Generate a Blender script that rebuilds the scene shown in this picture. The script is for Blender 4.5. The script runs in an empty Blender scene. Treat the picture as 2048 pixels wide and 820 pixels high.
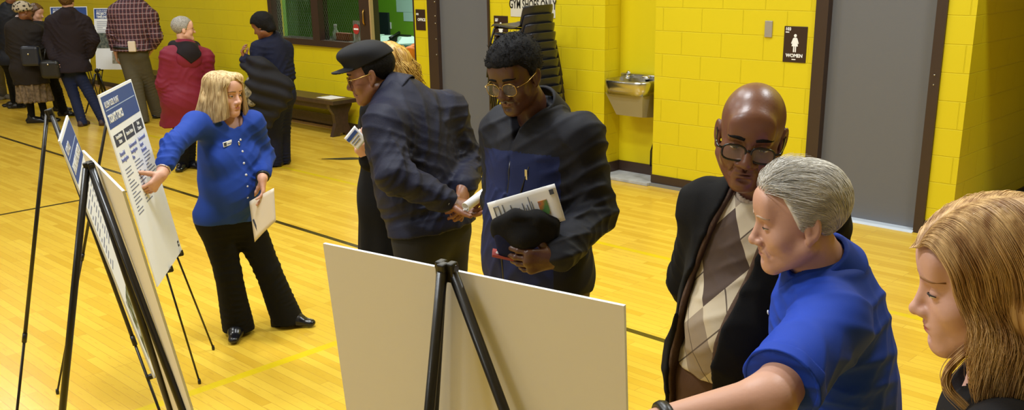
import bpy, bmesh, math, random
import numpy as np
from mathutils import Vector, Matrix
sc = bpy.context.scene
C = sc.collection
PI = math.pi
# ------------------------------------------------------------------ camera, light, exposure
CF, CYAW, CPITCH, CROLL, CH, WY, CPY = 1948.4, -.7801777, -.3005599, -.01893537, 2.0908, 7.3126, 515.0
def cam_axes():
    cy, sy, cp, sp = math.cos(CYAW), math.sin(CYAW), math.cos(CPITCH), math.sin(CPITCH)
    f = np.array([sy*cp, cy*cp, sp]); r = np.array([cy, -sy, 0.]); u = np.cross(r, f)
    cr, sr = math.cos(CROLL), math.sin(CROLL)
    return r*cr+u*sr, -r*sr+u*cr, f
CR, CU, CFW = cam_axes()
CO = np.array([0, 0, CH])
def P(u, v, d):
    "a pixel of the photograph and a distance along the view axis -> a point of the room"
    return CO + (CFW*CF + CR*(u-1024) - CU*(v-CPY))/CF*d
def on_plane(u, v, axis, val):
    d = CFW*CF + CR*(u-1024) - CU*(v-CPY)
    return CO + d*((val-CO[axis])/d[axis])
cd = bpy.data.cameras.new('camera'); cam = bpy.data.objects.new('camera', cd); C.objects.link(cam)
cd.sensor_width = 36; cd.lens = 36*CF/2048; cd.shift_y = (CPY-410)/2048; cd.clip_start = .05
cam.matrix_world = Matrix(((CR[0], CU[0], -CFW[0], 0), (CR[1], CU[1], -CFW[1], 0), (CR[2], CU[2], -CFW[2], CH), (0, 0, 0, 1)))
sc.camera = cam
w = bpy.data.worlds.new('world'); sc.world = w; w.use_nodes = True
w.node_tree.nodes['Background'].inputs[0].default_value = (.9, .93, 1, 1)
w.node_tree.nodes['Background'].inputs[1].default_value = .12
sc.view_settings.view_transform = 'Standard'; sc.view_settings.look = 'None'
sc.view_settings.exposure = -0.06; sc.view_settings.gamma = 1.0; sc.view_settings.use_curve_mapping = False
ROOM_H = 6.4
LAMPS = [(-.9, 5.8, 210), (-3.6, 2.6, 210), (-6.6, 4.6, 140), (-11.5, 4.6, 90), (-16.5, 4.6, 95), (-3.4, -.6, 190), (-7.0, .2, 150), (-12.5, .2, 80), (-4.5, -5, 130), (-11, -5, 90)]
for lx, ly, e in LAMPS:
    ld = bpy.data.lights.new('gym_lamp', 'AREA'); ld.shape = 'RECTANGLE'; ld.size = 1.2; ld.size_y = .5
    ld.energy = e; ld.color = (.90, .955, 1)
    lo = bpy.data.objects.new('gym_lamp_light', ld); lo.location = (lx, ly, ROOM_H-.2); C.objects.link(lo)
ld = bpy.data.lights.new('office_lamp', 'AREA'); ld.size = 1.2; ld.energy = 170; ld.color = (.9, 1, .95)
lo = bpy.data.objects.new('office_lamp_light', ld); lo.location = (-11.2, 9.2, 2.65); C.objects.link(lo)
ld = bpy.data.lights.new('hall_lamp', 'AREA'); ld.size = .6; ld.energy = 3; ld.color = (.8, .9, 1)
lo = bpy.data.objects.new('hall_lamp_light', ld); lo.location = (-1.3, 11.6, 2.2); C.objects.link(lo)

# ------------------------------------------------------------------ materials
def S(r, g, b):
    f = lambda c: (c/12.92 if c <= .04045 else ((c+.055)/1.055)**2.4)
    return (f(r/255), f(g/255), f(b/255), 1)
MATS = {}
def mat(name, col, rough=.6, metal=0, bump=0, scale=60, var=0, spec=.5, sheen=0, stretch=None, emit=0, coord='Object', sss=0):
    if name in MATS: return MATS[name]
    m = bpy.data.materials.new(name); m.use_nodes = True; n = m.node_tree; L = n.links
    b = n.nodes['Principled BSDF']
    b.inputs['Base Color'].default_value = col; b.inputs['Roughness'].default_value = rough
    b.inputs['Metallic'].default_value = metal; b.inputs['Specular IOR Level'].default_value = spec
    if sheen:
        b.inputs['Sheen Weight'].default_value = sheen; b.inputs['Sheen Roughness'].default_value = .5
    if sss:
        b.inputs['Subsurface Weight'].default_value = sss; b.inputs['Subsurface Radius'].default_value = (.012, .005, .003)
        b.inputs['Subsurface Scale'].default_value = 1.0
    if emit:
        b.inputs['Emission Color'].default_value = col; b.inputs['Emission Strength'].default_value = emit
    if bump or var:
        tc = n.nodes.new('ShaderNodeTexCoord'); mp = n.nodes.new('ShaderNodeMapping'); nz = n.nodes.new('ShaderNodeTexNoise')
        L.new(tc.outputs[coord], mp.inputs[0]); L.new(mp.outputs[0], nz.inputs['Vector'])
        if stretch: mp.inputs['Scale'].default_value = stretch
        nz.inputs['Scale'].default_value = scale; nz.inputs['Detail'].default_value = 5
        if bump:
            bp = n.nodes.new('ShaderNodeBump'); bp.inputs['Strength'].default_value = bump; bp.inputs['Distance'].default_value = .01
            L.new(nz.outputs['Fac'], bp.inputs['Height']); L.new(bp.outputs[0], b.inputs['Normal'])
        if var:
            rp = n.nodes.new('ShaderNodeValToRGB')
            rp.color_ramp.elements[0].position = .3; rp.color_ramp.elements[1].position = .7
            rp.color_ramp.elements[0].color = tuple(max(0, c*(1-var)) for c in col[:3])+(1,)
            rp.color_ramp.elements[1].color = tuple(min(1, c*(1+var)) for c in col[:3])+(1,)
            L.new(nz.outputs['Fac'], rp.inputs[0]); L.new(rp.outputs[0], b.inputs['Base Color'])
    MATS[name] = m
    return m
class NT:
    "small helper to write shader maths"
    def __init__(s, m): s.m = m; s.t = m.node_tree; s.b = s.t.nodes['Principled BSDF']
    def n(s, k, **kw):
        x = s.t.nodes.new(k)
        for a, v in kw.items(): setattr(x, a, v)
        return x
    def put(s, sock, v):
        if hasattr(v, 'links'): s.t.links.new(v, sock)
        else: sock.default_value = v
    def math(s, op, a, b=0., c=None):
        x = s.n('ShaderNodeMath', operation=op); s.put(x.inputs[0], a); s.put(x.inputs[1], b)
        if c is not None: s.put(x.inputs[2], c)
        return x.outputs[0]
    def band(s, v, c, hw): return s.math('LESS_THAN', s.math('ABSOLUTE', s.math('SUBTRACT', v, c)), hw)
    def mix(s, f, a, b):
        x = s.n('ShaderNodeMix', data_type='RGBA'); s.put(x.inputs[0], f); s.put(x.inputs[6], a); s.put(x.inputs[7], b)
        return x.outputs[2]
    def xyz(s, coord='Object'):
        tc = s.n('ShaderNodeTexCoord'); sp = s.n('ShaderNodeSeparateXYZ'); s.t.links.new(tc.outputs[coord], sp.inputs[0])
        return sp.outputs[0], sp.outputs[1], sp.outputs[2], tc.outputs[coord]

YEL = S(218, 200, 20)
def block_wall(name, along, base=YEL):
    m = mat(name, base, .42); t = NT(m); x, y, z, v = t.xyz('Object')
    cb = t.n('ShaderNodeCombineXYZ'); t.put(cb.inputs[0], t.math('ADD', x, t.math('SUBTRACT', y, WY))); t.put(cb.inputs[1], z)
    br = t.n('ShaderNodeTexBrick'); t.t.links.new(cb.outputs[0], br.inputs['Vector'])
    br.offset = .5; br.squash = 1
    for k, val in (('Scale', 1.), ('Mortar Size', .0042), ('Mortar Smooth', .6), ('Brick Width', .4064), ('Row Height', .2032)): br.inputs[k].default_value = val
    nz = t.n('ShaderNodeTexNoise'); nz.inputs['Scale'].default_value = 45; nz.inputs['Detail'].default_value = 6; t.t.links.new(v, nz.inputs['Vector'])
    n2 = t.n('ShaderNodeTexNoise'); n2.inputs['Scale'].default_value = 1.3; t.t.links.new(v, n2.inputs['Vector'])
    vert = t.n('ShaderNodeTexNoise'); vert.inputs['Scale'].default_value = 9; t.t.links.new(v, vert.inputs['Vector'])
    h = t.math('ADD', t.math('MULTIPLY', t.math('SUBTRACT', 1., br.outputs['Fac']), 1.), t.math('MULTIPLY', nz.outputs['Fac'], .13))
    bp = t.n('ShaderNodeBump'); bp.inputs['Strength'].default_value = .75; bp.inputs['Distance'].default_value = .006
    t.put(bp.inputs['Height'], h); t.t.links.new(bp.outputs[0], t.b.inputs['Normal'])
    c = t.mix(t.math('MULTIPLY', n2.outputs['Fac'], .35), base, (base[0]*.9, base[1]*.84, base[2]*.8, 1))
    t.put(t.b.inputs['Base Color'], c)
    return m
M_WALL = block_wall('yellow_block_paint', 'x'); M_WALLY = block_wall('yellow_block_paint_side', 'y')
M_YEL = mat('yellow_smooth_paint', YEL, .4, bump=.08, scale=50)

def floor_mat():
    m = mat('maple_strip_floor', (.5, .3, .06, 1), .22); t = NT(m); x, y, z, v = t.xyz('Object')
    br = t.n('ShaderNodeTexBrick'); t.t.links.new(v, br.inputs['Vector']); br.offset = .37; br.offset_frequency = 3
    br.inputs['Color1'].default_value = S(228, 192, 70); br.inputs['Color2'].default_value = S(200, 156, 40); br.inputs['Mortar'].default_value = S(160, 112, 44)
    for k, val in (('Scale', 1.), ('Mortar Size', .0012), ('Mortar Smooth', .3), ('Brick Width', .62), ('Row Height', .057), ('Bias', -.1)): br.inputs[k].default_value = val
    mp = t.n('ShaderNodeMapping'); mp.inputs['Scale'].default_value = (2.2, 30, 1); t.t.links.new(v, mp.inputs[0])
    gr = t.n('ShaderNodeTexNoise'); gr.inputs['Scale'].default_value = 3; gr.inputs['Detail'].default_value = 6; t.t.links.new(mp.outputs[0], gr.inputs['Vector'])
    lg = t.n('ShaderNodeTexNoise'); lg.inputs['Scale'].default_value = .8; t.t.links.new(v, lg.inputs['Vector'])
    c = t.mix(t.math('MULTIPLY', gr.outputs['Fac'], .55), br.outputs['Color'], S(220, 182, 66))
    c = t.mix(t.math('MULTIPLY', t.math('GREATER_THAN', gr.outputs['Fac'], .64), .35), c, S(176, 124, 48))
    c = t.mix(t.math('MULTIPLY', lg.outputs['Fac'], .25), c, S(208, 174, 48))
    blk = t.math('MAXIMUM', t.band(y, 4.225, .024), t.math('MULTIPLY', t.band(x, -9.02, .024), t.math('LESS_THAN', y, 4.2)))
    yl = t.math('MAXIMUM', t.band(y, 5.505, .027), t.math('MULTIPLY', t.band(x, -4.35, .032), t.math('LESS_THAN', y, 3.02)))
    yl = t.math('MAXIMUM', yl, t.math('MULTIPLY', t.band(y, 3.10, .075), t.math('GREATER_THAN', x, -4.40)))
    yl = t.math('MULTIPLY', yl, t.math('ADD', .72, t.math('MULTIPLY', gr.outputs['Fac'], .3)))
    c = t.mix(yl, c, S(216, 190, 20)); c = t.mix(t.math('MULTIPLY', blk, .93), c, S(24, 24, 16))
    t.put(t.b.inputs['Base Color'], c)
    t.put(t.b.inputs['Roughness'], t.math('ADD', .16, t.math('MULTIPLY', lg.outputs['Fac'], .16)))
    h = t.math('ADD', t.math('MULTIPLY', lg.outputs['Fac'], .0), t.math('SUBTRACT', t.math('MULTIPLY', gr.outputs['Fac'], .25), t.math('MULTIPLY', br.outputs['Fac'], .6)))
    bp = t.n('ShaderNodeBump'); bp.inputs['Strength'].default_value = .16; bp.inputs['Distance'].default_value = .003
    t.put(bp.inputs['Height'], h); t.t.links.new(bp.outputs[0], t.b.inputs['Normal'])
    return m
M_FLOOR = floor_mat()
M_BROWN = mat('dark_brown_paint', S(58, 42, 34), .4, bump=.05)
M_GREYDOOR = mat('grey_door_paint', S(101, 102, 107), .5, bump=.04, scale=90)
M_BLACK = mat('black_plastic', S(22, 20, 19), .38)
M_BLACKMETAL = mat('black_metal_tube', S(26, 22, 20), .3, bump=.02)
M_STEEL = mat('brushed_steel', S(196, 196, 194), .22, 1, bump=.03, scale=80)
M_WHITE = mat('white_board', S(240, 244, 252), .5)
M_BACK = mat('off_white_board_back', S(230, 224, 212), .6, bump=.02)
M_NAVYINK = mat('navy_ink', S(46, 78, 150), .45)
M_GREYINK = mat('grey_ink', S(120, 126, 150), .6)
M_DARKINK = mat('dark_slate_ink', S(58, 64, 82), .5)
M_BLUEINK = mat('pale_blue_ink', S(120, 130, 190), .6)
M_WHITEINK = mat('white_lettering', S(240, 242, 245), .5)
M_GREENW = mat('green_wall_paint', S(120, 176, 44), .55, bump=.05)
M_CEIL = mat('ceiling_paint', S(222, 224, 228), .8)
M_PAPER = mat('white_paper', S(240, 240, 242), .6)
M_TAN = mat('tan_wood', S(176, 140, 90), .5, var=.1, scale=30)
M_BENCH = mat('dark_bench_wood', S(66, 48, 36), .38, var=.2, scale=30, bump=.05)

# ------------------------------------------------------------------ mesh helpers
class MB:
    "collects shapes, links them as ONE mesh object"
    def __init__(s): s.bm = bmesh.new()
    def box(s, a, b, bev=0, mi=0):
        a, b = [min(p) for p in zip(a, b)], [max(p) for p in zip(a, b)]
        vs = [s.bm.verts.new((x, y, z)) for x in (a[0], b[0]) for y in (a[1], b[1]) for z in (a[2], b[2])]
        fs = [s.bm.faces.new([vs[i] for i in q]) for q in ((0, 1, 3, 2), (4, 6, 7, 5), (0, 4, 5, 1), (2, 3, 7, 6), (0, 2, 6, 4), (1, 5, 7, 3))]
        for f in fs: f.material_index = mi
        if bev:
            es = list({e for f in fs for e in f.edges})
            r = bmesh.ops.bevel(s.bm, geom=es, offset=bev, segments=2, affect='EDGES', profile=.5)
            for f in r['faces']: f.material_index = mi
        return s
    def hexa(s, pts, mi=0):
        "8 points: bottom 4 (ring), top 4 (ring)"
        vs = [s.bm.verts.new(tuple(p)) for p in pts]
        for q in ((3, 2, 1, 0), (4, 5, 6, 7), (0, 1, 5, 4), (1, 2, 6, 5), (2, 3, 7, 6), (3, 0, 4, 7)):
            s.bm.faces.new([vs[i] for i in q]).material_index = mi
        return s
    def quad(s, pts, mi=0):
        s.bm.faces.new([s.bm.verts.new(tuple(p)) for p in pts]).material_index = mi; return s
    def tube(s, pts, r, n=10, caps=True, mi=0, flat=None):
        "a tube through points; r one number or one per point; flat=(axis, factor) squashes"
        pts = [Vector(p) for p in pts]; rs = r if hasattr(r, '__len__') else [r]*len(pts)
        rings = []; ref = None
        for i, p in enumerate(pts):
            t = (pts[min(i+1, len(pts)-1)]-pts[max(i-1, 0)]).normalized()
            if ref is None: ref = t.orthogonal().normalized() if not flat else (Vector(flat[0])-t*t.dot(Vector(flat[0]))).normalized()
            ref = (ref-t*ref.dot(t)).normalized(); bi = t.cross(ref)
            k = flat[1] if flat else 1
            rings.append([s.bm.verts.new(p+(ref*math.cos(a)*k+bi*math.sin(a))*rs[i]) for a in [2*PI*j/n for j in range(n)]])
        for a, b in zip(rings, rings[1:]):
            for j in range(n):
                f = s.bm.faces.new((a[j], a[(j+1) % n], b[(j+1) % n], b[j])); f.smooth = True; f.material_index = mi
        if caps:
            s.bm.faces.new(rings[0][::-1]).material_index = mi; s.bm.faces.new(rings[-1]).material_index = mi
        return s
    def prism(s, prof, a, b, axis, mi=0, bev=0):
        "2-D outline extruded along axis from a to b; outline in the other two axes in order"
        def mk(p, h):
            q = list(p); q.insert(axis, h); return s.bm.verts.new(q)
        A = [mk(p, a) for p in prof]; B = [mk(p, b) for p in prof]; n = len(prof)
        fs = [s.bm.faces.new(A), s.bm.faces.new(B[::-1])]
        fs += [s.bm.faces.new((A[i], B[i], B[(i+1) % n], A[(i+1) % n])) for i in range(n)]
        for f in fs: f.material_index = mi
        if bev: bmesh.ops.bevel(s.bm, geom=list({e for f in fs[:2] for e in f.edges}), offset=bev, segments=2, affect='EDGES', profile=.5)
        return s
    def sphere(s, c, r, sc3=(1, 1, 1), n=16, mi=0):
        res = bmesh.ops.create_uvsphere(s.bm, u_segments=n, v_segments=max(6, n//2), radius=r, matrix=Matrix.Translation(c) @ Matrix.Diagonal((*sc3, 1)))
        for v in res['verts']:
            for f in v.link_faces: f.smooth = True; f.material_index = mi
        return s
    def build(s, name, m, parent=None, M=None, smooth=False):
        bmesh.ops.recalc_face_normals(s.bm, faces=s.bm.faces)
        me = bpy.data.meshes.new(name); s.bm.to_mesh(me); s.bm.free()
        for x in (m if isinstance(m, (list, tuple)) else [m]): me.materials.append(x)
        if smooth:
            for p in me.polygons: p.use_smooth = True
        return place(bpy.data.objects.new(name, me), parent, M)
def place(o, parent=None, M=None):
    "M is in the parent's own frame unless the mesh is in room coordinates and parent an unrotated Empty"
    C.objects.link(o)
    if parent is not None:
        o.parent = parent
        if M is not None: o.matrix_basis = M
        elif not parent.get('own_frame'):
            b = parent
            off = Vector((0, 0, 0))
            while b is not None: off += b.location; b = b.parent
            o.location = -off
    elif M is not None: o.matrix_basis = M
    return o
def tag(o, label, cat, group=None, kind=None):
    o['label'] = label; o['category'] = cat
    if group: o['group'] = group
    if kind: o['kind'] = kind
    return o
def thing(name, label, cat, loc=(0, 0, 0), group=None, M=None):
    o = bpy.data.objects.new(name, None); C.objects.link(o); o.empty_display_size = .1
    if M is not None: o.matrix_basis = M; o['own_frame'] = 1
    else: o.location = loc
    return tag(o, label, cat, group)
def struct(o): o['kind'] = 'structure'; return o
def frame(x, y, z, c):
    M = Matrix.Identity(4)
    for i, a in enumerate((x, y, z)):
        for k in range(3): M[k][i] = a[k]
    for k in range(3): M[k][3] = c[k]
    return M
def text(name, body, size, m, parent, M, align='CENTER', extrude=.0008, sx=1, bold=0):
    cu = bpy.data.curves.new(name, 'FONT'); cu.body = body; cu.size = size; cu.align_x = align; cu.align_y = 'CENTER'; cu.extrude = extrude
    if bold: cu.offset = bold
    cu.resolution_u = 3
    tmp = bpy.data.objects.new(name+'_t', cu); C.objects.link(tmp)
    dg = bpy.context.evaluated_depsgraph_get(); me = bpy.data.meshes.new_from_object(tmp.evaluated_get(dg)); bpy.data.objects.remove(tmp)
    me.materials.clear(); me.materials.append(m); me.name = name
    return place(bpy.data.objects.new(name, me), parent, M @ Matrix.Diagonal((sx, 1, 1, 1)))
XZ = lambda x, y, z: frame((1, 0, 0), (0, 0, 1), (0, -1, 0), (x, y, z))     # lettering on the long wall, read by someone facing it

# ------------------------------------------------------------------ the room
W = WY
def wall_piece(mb, x0, x1, z0=0, z1=ROOM_H, t=.2): mb.box((x0, W, z0), (x1, W+t, z1))
b = MB()
wall_piece(b, -26, -11.70); wall_piece(b, -11.70, -9.511, 0, 1.035); wall_piece(b, -11.70, -9.511, 2.35, ROOM_H)
wall_piece(b, -9.511, -8.713, 2.2, ROOM_H); wall_piece(b, -8.713, -8.472); wall_piece(b, -8.472, -7.50, 2.2, ROOM_H)
wall_piece(b, -7.50, -5.95); wall_piece(b, -5.95, -5.365, 2.4, ROOM_H); wall_piece(b, -5.365, -3.812)
wall_piece(b, -3.812, -2.798, 2.2, ROOM_H); wall_piece(b, -2.798, -2.6); wall_piece(b, -2.6, 8, 2.16, ROOM_H); wall_piece(b, 1.2, 8, 0, 2.16)
struct(b.build('wall_back', M_WALL))
struct(MB().box((-2.8, W+.2, 0), (-2.6, 15, 3)).build('wall_corridor', M_WALLY))
struct(MB().box((1.2, W+.2, 0), (1.4, 15, 3)).box((-2.8, 15, 0), (1.4, 15.2, 3)).build('wall_corridor_far', M_WALLY))
struct(MB().box((-2.6, W+.2, 2.6), (1.2, 15, 2.7)).build('ceiling_corridor', M_CEIL))
struct(MB().box((-26, -9, -.1), (8, W, 0)).box((-2.6, W, -.1), (1.2, W+.42, 0)).build('floor', M_FLOOR))
struct(MB().box((-2.6, W+.42, -.1), (1.2, 15, .002)).build('floor_corridor', mat('blue_grey_tile', S(120, 130, 142), .3, bump=.02)))
struct(MB().box((-26, -9, ROOM_H), (8, W, ROOM_H+.1)).build('ceiling', M_CEIL))
M_PALE = mat('pale_grey_wall_paint', S(206, 210, 218), .7)
struct(MB().box((-26.2, -9, 0), (-26, W, ROOM_H)).build('wall_left', M_PALE))
struct(MB().box((8, -9, 0), (8.2, W, ROOM_H)).build('wall_right', M_PALE))
struct(MB().box((-26, -9.2, 0), (8, -9, ROOM_H)).build('wall_front', M_PALE))
b = MB()
for x0, x1 in ((-26, -9.63), (-8.713, -8.472), (-7.5, -5.95), (-5.365, -3.812), (-2.798, -2.6)): b.box((x0, W-.012, .028), (x1, W, .105))
b.box((-2.6, W+.2, .02), (-2.588, 15, .12)).box((-2.6, W-.012, .03), (-2.588, W+.2, .10))
struct(b.build('baseboard_back', M_BROWN))
struct(MB().box((-26, W-.045, 0), (-9.63, W, .03)).build('trim_1', M_TAN))
struct(MB().box((-7.5, W-.03, 0), (-5.95, W, .03)).box((-5.365, W-.04, 0), (-3.812, W, .026)).build('trim_2', mat('grey_shoe_strip', S(126, 126, 124), .5)))

def door_frame(name, x0, x1, wl, wr, panel, leafm, recess=.06):
    b = MB().box((x0, W-.02, 0), (x0+wl, W+.14, 2.2)).box((x1-wr, W-.02, 0), (x1, W+.14, 2.2)).box((x0, W-.02, 2.12), (x1, W+.14, 2.2))
    f = struct(b.build(name, M_BROWN))
    return f
def pbox(name, a, b, m, parent, bev=0): return MB().box(a, b, bev).build(name, m, parent)
d1 = door_frame('door_1', -8.472, -7.49, .16, .025, 1, M_GREYDOOR)
pbox('door_panel', (-8.32, W+.03, .012), (-7.512, W+.075, 2.12), M_GREYDOOR, d1)
hb = MB()
for z in (1.62, 1.47, 1.39, 1.22, 1.05): hb.sphere((-8.335, W-.022, z), .008)
hb.build('rivet', M_STEEL, d1)
d2 = door_frame('door_2', -3.812, -2.798, .105, .076, 1, M_GREYDOOR)
pbox('door_panel', (-3.71, W+.05, .015), (-2.872, W+.095, 2.12), M_GREYDOOR, d2)
hb = MB()
for z in (1.2, 1.13): hb.sphere((-2.836, W-.022, z), .006)
hb.build('rivet', M_STEEL, d2)
M_SILL = mat('pale_metal_threshold', S(214, 224, 236), .28, .3)
struct(MB().prism([(W-.045, 0), (W-.02, .014), (W+.09, .018), (W+.09, 0)], -3.71, -2.87, 0).build('trim_3', M_SILL))
struct(MB().prism([(W-.03, 0), (W-.01, .014), (W+.05, .016), (W+.05, 0)], -8.32, -7.5, 0).build('trim_4', M_SILL))

# niche with drinking fountain
nd = .24
b = MB().box((-5.99, W+.2, 0), (-5.95, W+nd, 2.4)).box((-5.365, W+.2, 0), (-5.325, W+nd, 2.4)).box((-5.99, W+nd, 0), (-5.325, W+nd+.04, 2.44)).box((-5.95, W+.2, 2.4), (-5.365, W+nd, 2.44))
struct(b.build('wall_niche', M_YEL))
b = MB().box((-5.95, W-.01, .03), (-5.936, W+nd, .13)).box((-5.379, W, .03), (-5.365, W+nd, .13)).box((-5.95, W+nd-.014, .03), (-5.365, W+nd, .13))
struct(b.build('baseboard_niche', M_BROWN))
struct(MB().box((-5.95, W-.075, 0), (-5.365, W+nd, .03), .004).build('trim_5', mat('worn_grey_ledge', S(168, 170, 172), .5, var=.25, scale=9)))

# office window, doorway post, office room
wf = MB()
x0, x1, z0, z1 = -11.70, -9.686, 1.035, 2.35
wf.box((x0, W-.03, z0), (x0+.09, W+.12, z1)).box((-9.70, W-.03, z0), (-9.511, W+.12, z1)).box((x0+.09, W-.03, z0), (-9.70, W+.12, z0+.075)).box((x0+.09, W-.03, z1-.07), (-9.70, W+.12, z1))
wf.box((-10.70, W-.03, z0+.075), (-10.55, W+.12, z1-.07))
wf = struct(wf.build('window_1', M_BROWN))
gm = mat('wired_glass', (.55, .58, .54, 1), .08); gm.node_tree.nodes['Principled BSDF'].inputs['Transmission Weight'].default_value = 1; gm.node_tree.nodes['Principled BSDF'].inputs['IOR'].default_value = 1.1
MB().box((-11.62, W+.05, z0+.07), (-10.69, W+.056, z1-.06)).build('window_pane', gm, wf)
MB().box((-10.56, W+.05, z0+.07), (-9.69, W+.056, z1-.06)).build('window_pane', gm, wf)
for a0, a1 in ((-11.61, -10.70), (-10.55, -9.70)):
    b = MB(); z = z0+.075; zt = 1.9
    k = -40
    while k < 60:
        for sg in (1, -1):
            xs = a0+k*.045; pa = [(xs, z), (xs+sg*1.2*.6, z+1.2)]
            # clip to pane
            (xa, za), (xb, zb) = pa; ts = []
            dx, dz = xb-xa, zb-za
            lo, hi = 0., 1.
            t0, t1 = (a0-xa)/dx, (a1-xa)/dx
            if t0 > t1: t0, t1 = t1, t0
            lo, hi = max(lo, t0), min(hi, t1, (zt-za)/dz)
            if hi > lo: b.tube([(xa+dx*lo, W+.053, za+dz*lo), (xa+dx*hi, W+.053, za+dz*hi)], .0016, 3, caps=False)
        k += 1
    b.build('wire_mesh', mat('wire', S(150, 155, 140), .5, .6), wf)
MB().tube([(-9.60, W-.032, 1.33), (-9.60, W-.05, 1.36), (-9.60, W-.05, 1.48), (-9.60, W-.032, 1.51)], .012, 8).build('pull_handle', mat('brass', S(190, 150, 80), .3, 1), wf)
pbox('latch_plate', (-9.63, W-.04, 1.66), (-9.57, W-.03, 1.71), MATS['brass'], wf, .003)
wf2 = MB().box((-9.70, W-.03, 0), (-9.511, W+.12, 1.035)); struct(wf2.build('trim_8', M_BROWN))
struct(MB().box((-9.511, W-.025, 0), (-9.486, W+.02, 2.2)).build('door_3', mat('pale_wood_door_edge', S(178, 150, 104), .5)))
struct(MB().box((-8.735, W-.004, 0), (-8.713, W+.2, 2.2)).build('trim_6', M_BROWN))
b = MB().box((-17.6, W+4.2, 0), (-8.4, W+4.4, 2.7)).box((-17.6, W+.2, 0), (-17.4, W+4.2, 2.7)).box((-8.5, W+.2, 0), (-8.4, W+4.2, 2.7))
b.box((-17.4, W+.201, 0), (-11.7, W+.25, 2.7)).box((-11.7, W+.201, 0), (-9.52, W+.25, 1.0))
struct(b.build('wall_office', M_GREENW))
struct(MB().box((-17.5, W+.2, 2.7), (-8.4, W+4.3, 2.8)).build('ceiling_office', M_CEIL))
struct(MB().box((-17.5, W, -.1), (-8.4, W+4.3, 0)).build('floor_office', mat('office_tile', S(120, 116, 104), .4)))
# ------------------------------------------------------------------ signs and plates on the wall
M_SIGN = mat('dark_brown_sign_plastic', S(52, 34, 28), .35); M_SIGNW = mat('cream_sign_board', S(212, 208, 196), .5)
def wall_sign(name, x0, x1, z0, z1, m, label, cat='sign', y=W, rad=.008):
    t = thing(name, label, cat, ((x0+x1)/2, y, z0))
    pbox('plate', (x0, y-.006, z0), (x1, y-.0005, z1), m, t, .0025)
    return t
def woman_pictogram(parent, cx, cz, s, m):
    b = MB()
    def disk(c, r, n=20): b.prism([(c[0]+r*math.cos(2*PI*i/n), c[1]+r*math.sin(2*PI*i/n)) for i in range(n)], -.0072-.0, -.005, 1)
    b2 = MB(); Y0, Y1 = W-.0078, W-.0058
    n = 20; b2.prism([(cx+.0125*s*math.cos(2*PI*i/n), cz+.062*s+.0125*s*math.sin(2*PI*i/n)) for i in range(n)], Y0, Y1, 1)
    o = [(-.011, .046), (.011, .046), (.019, .04), (.033, .002), (.028, -.004), (.025, -.002), (.015, .026), (.028, -.022), (.013, -.022), (.013, -.068), (.003, -.068), (.003, -.022), (-.003, -.022), (-.003, -.068), (-.013, -.068), (-.013, -.022), (-.028, -.022), (-.015, .026), (-.025, -.002), (-.028, -.004), (-.033, .002), (-.019, .04)]
    b2.prism([(cx+p[0]*s, cz+p[1]*s) for p in o], Y0, Y1, 1)
    return b2.build('pictogram', m, parent)
t = wall_sign('restroom_sign', -4.081, -3.877, 1.222, 1.507, M_SIGN, 'brown women restroom sign numbered 103 with white figure')
woman_pictogram(t, -3.979, 1.372, 1.0, M_WHITEINK)
text('lettering', 'WOMEN', .038, M_WHITEINK, t, frame((1, 0, 0), (0, 0, 1), (0, -1, 0), (0, -.007, .058)), bold=.0012).location = (0, -.007, .053)
text('lettering', '103', .034, M_WHITEINK, t, frame((1, 0, 0), (0, 0, 1), (0, -1, 0), (-.066, -.007, .262)), bold=.001)
pbox('braille', (-4.067, W-.0075, 1.456), (-4.035, W-.0055, 1.464), M_WHITEINK, t); pbox('braille', (-4.0, W-.0075, 1.242), (-3.965, W-.0055, 1.249), M_WHITEINK, t)
c0 = on_plane(835, 24, 1, W); c1 = on_plane(852, 61, 1, W)
t = wall_sign('office_sign', c0[0]-.03, c1[0], c1[2], c0[2]+.03, M_SIGN, 'small brown sign reading OFFICE beside the office doorway')
text('lettering', 'OFFICE', .042, M_WHITEINK, t, frame((1, 0, 0), (0, 0, 1), (0, -1, 0), (0.02, -.007, .115)), bold=.0012)
text('lettering', '102', .03, M_WHITEINK, t, frame((1, 0, 0), (0, 0, 1), (0, -1, 0), (-.05, -.007, .175)), bold=.001)
c0 = on_plane(988, 31, 1, W); c1 = on_plane(1017, 90, 1, W)
t = wall_sign('restroom_sign', c0[0], c1[0], c0[2]-.285, c0[2], M_SIGN, 'brown restroom sign half hidden behind the stacked chairs')
woman_pictogram(t, (c0[0]+c1[0])/2, c0[2]-.14, 1., M_WHITEINK)
text('lettering', '101', .034, M_WHITEINK, t, frame((1, 0, 0), (0, 0, 1), (0, -1, 0), (-.06, -.007, .245)), bold=.001)
MB().box((c0[0]+.02, W-.0075, c0[2]-.058), (c0[0]+.055, W-.0055, c0[2]-.05)).build('braille', M_WHITEINK, t)
c0 = on_plane(1022, 33, 1, W); c1 = on_plane(1111, 33, 1, W)
t = wall_sign('notice_board_sign', c0[0], c1[0], c0[2], c0[2]+.32, M_SIGNW, 'cream sign reading GYM SHOES ONLY above the stacked chairs')
text('lettering', 'GYM SHOES ONLY', .125, mat('black_paint', S(30, 28, 26), .5), t, frame((1, 0, 0), (0, 0, 1), (0, -1, 0), (0, -.007, .122)), sx=.62, bold=.002)
c = on_plane(1538, 58, 1, W)
t = thing('wall_plate', 'small grey metal blank plate on yellow wall near the sign', 'wall plate', (c[0], W, c[2]))
pbox('plate', (c[0]-.034, W-.012, c[2]-.066), (c[0]+.034, W-.0005, c[2]+.066), mat('satin_grey_metal', S(170, 165, 160), .45, .5), t, .003)

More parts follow.
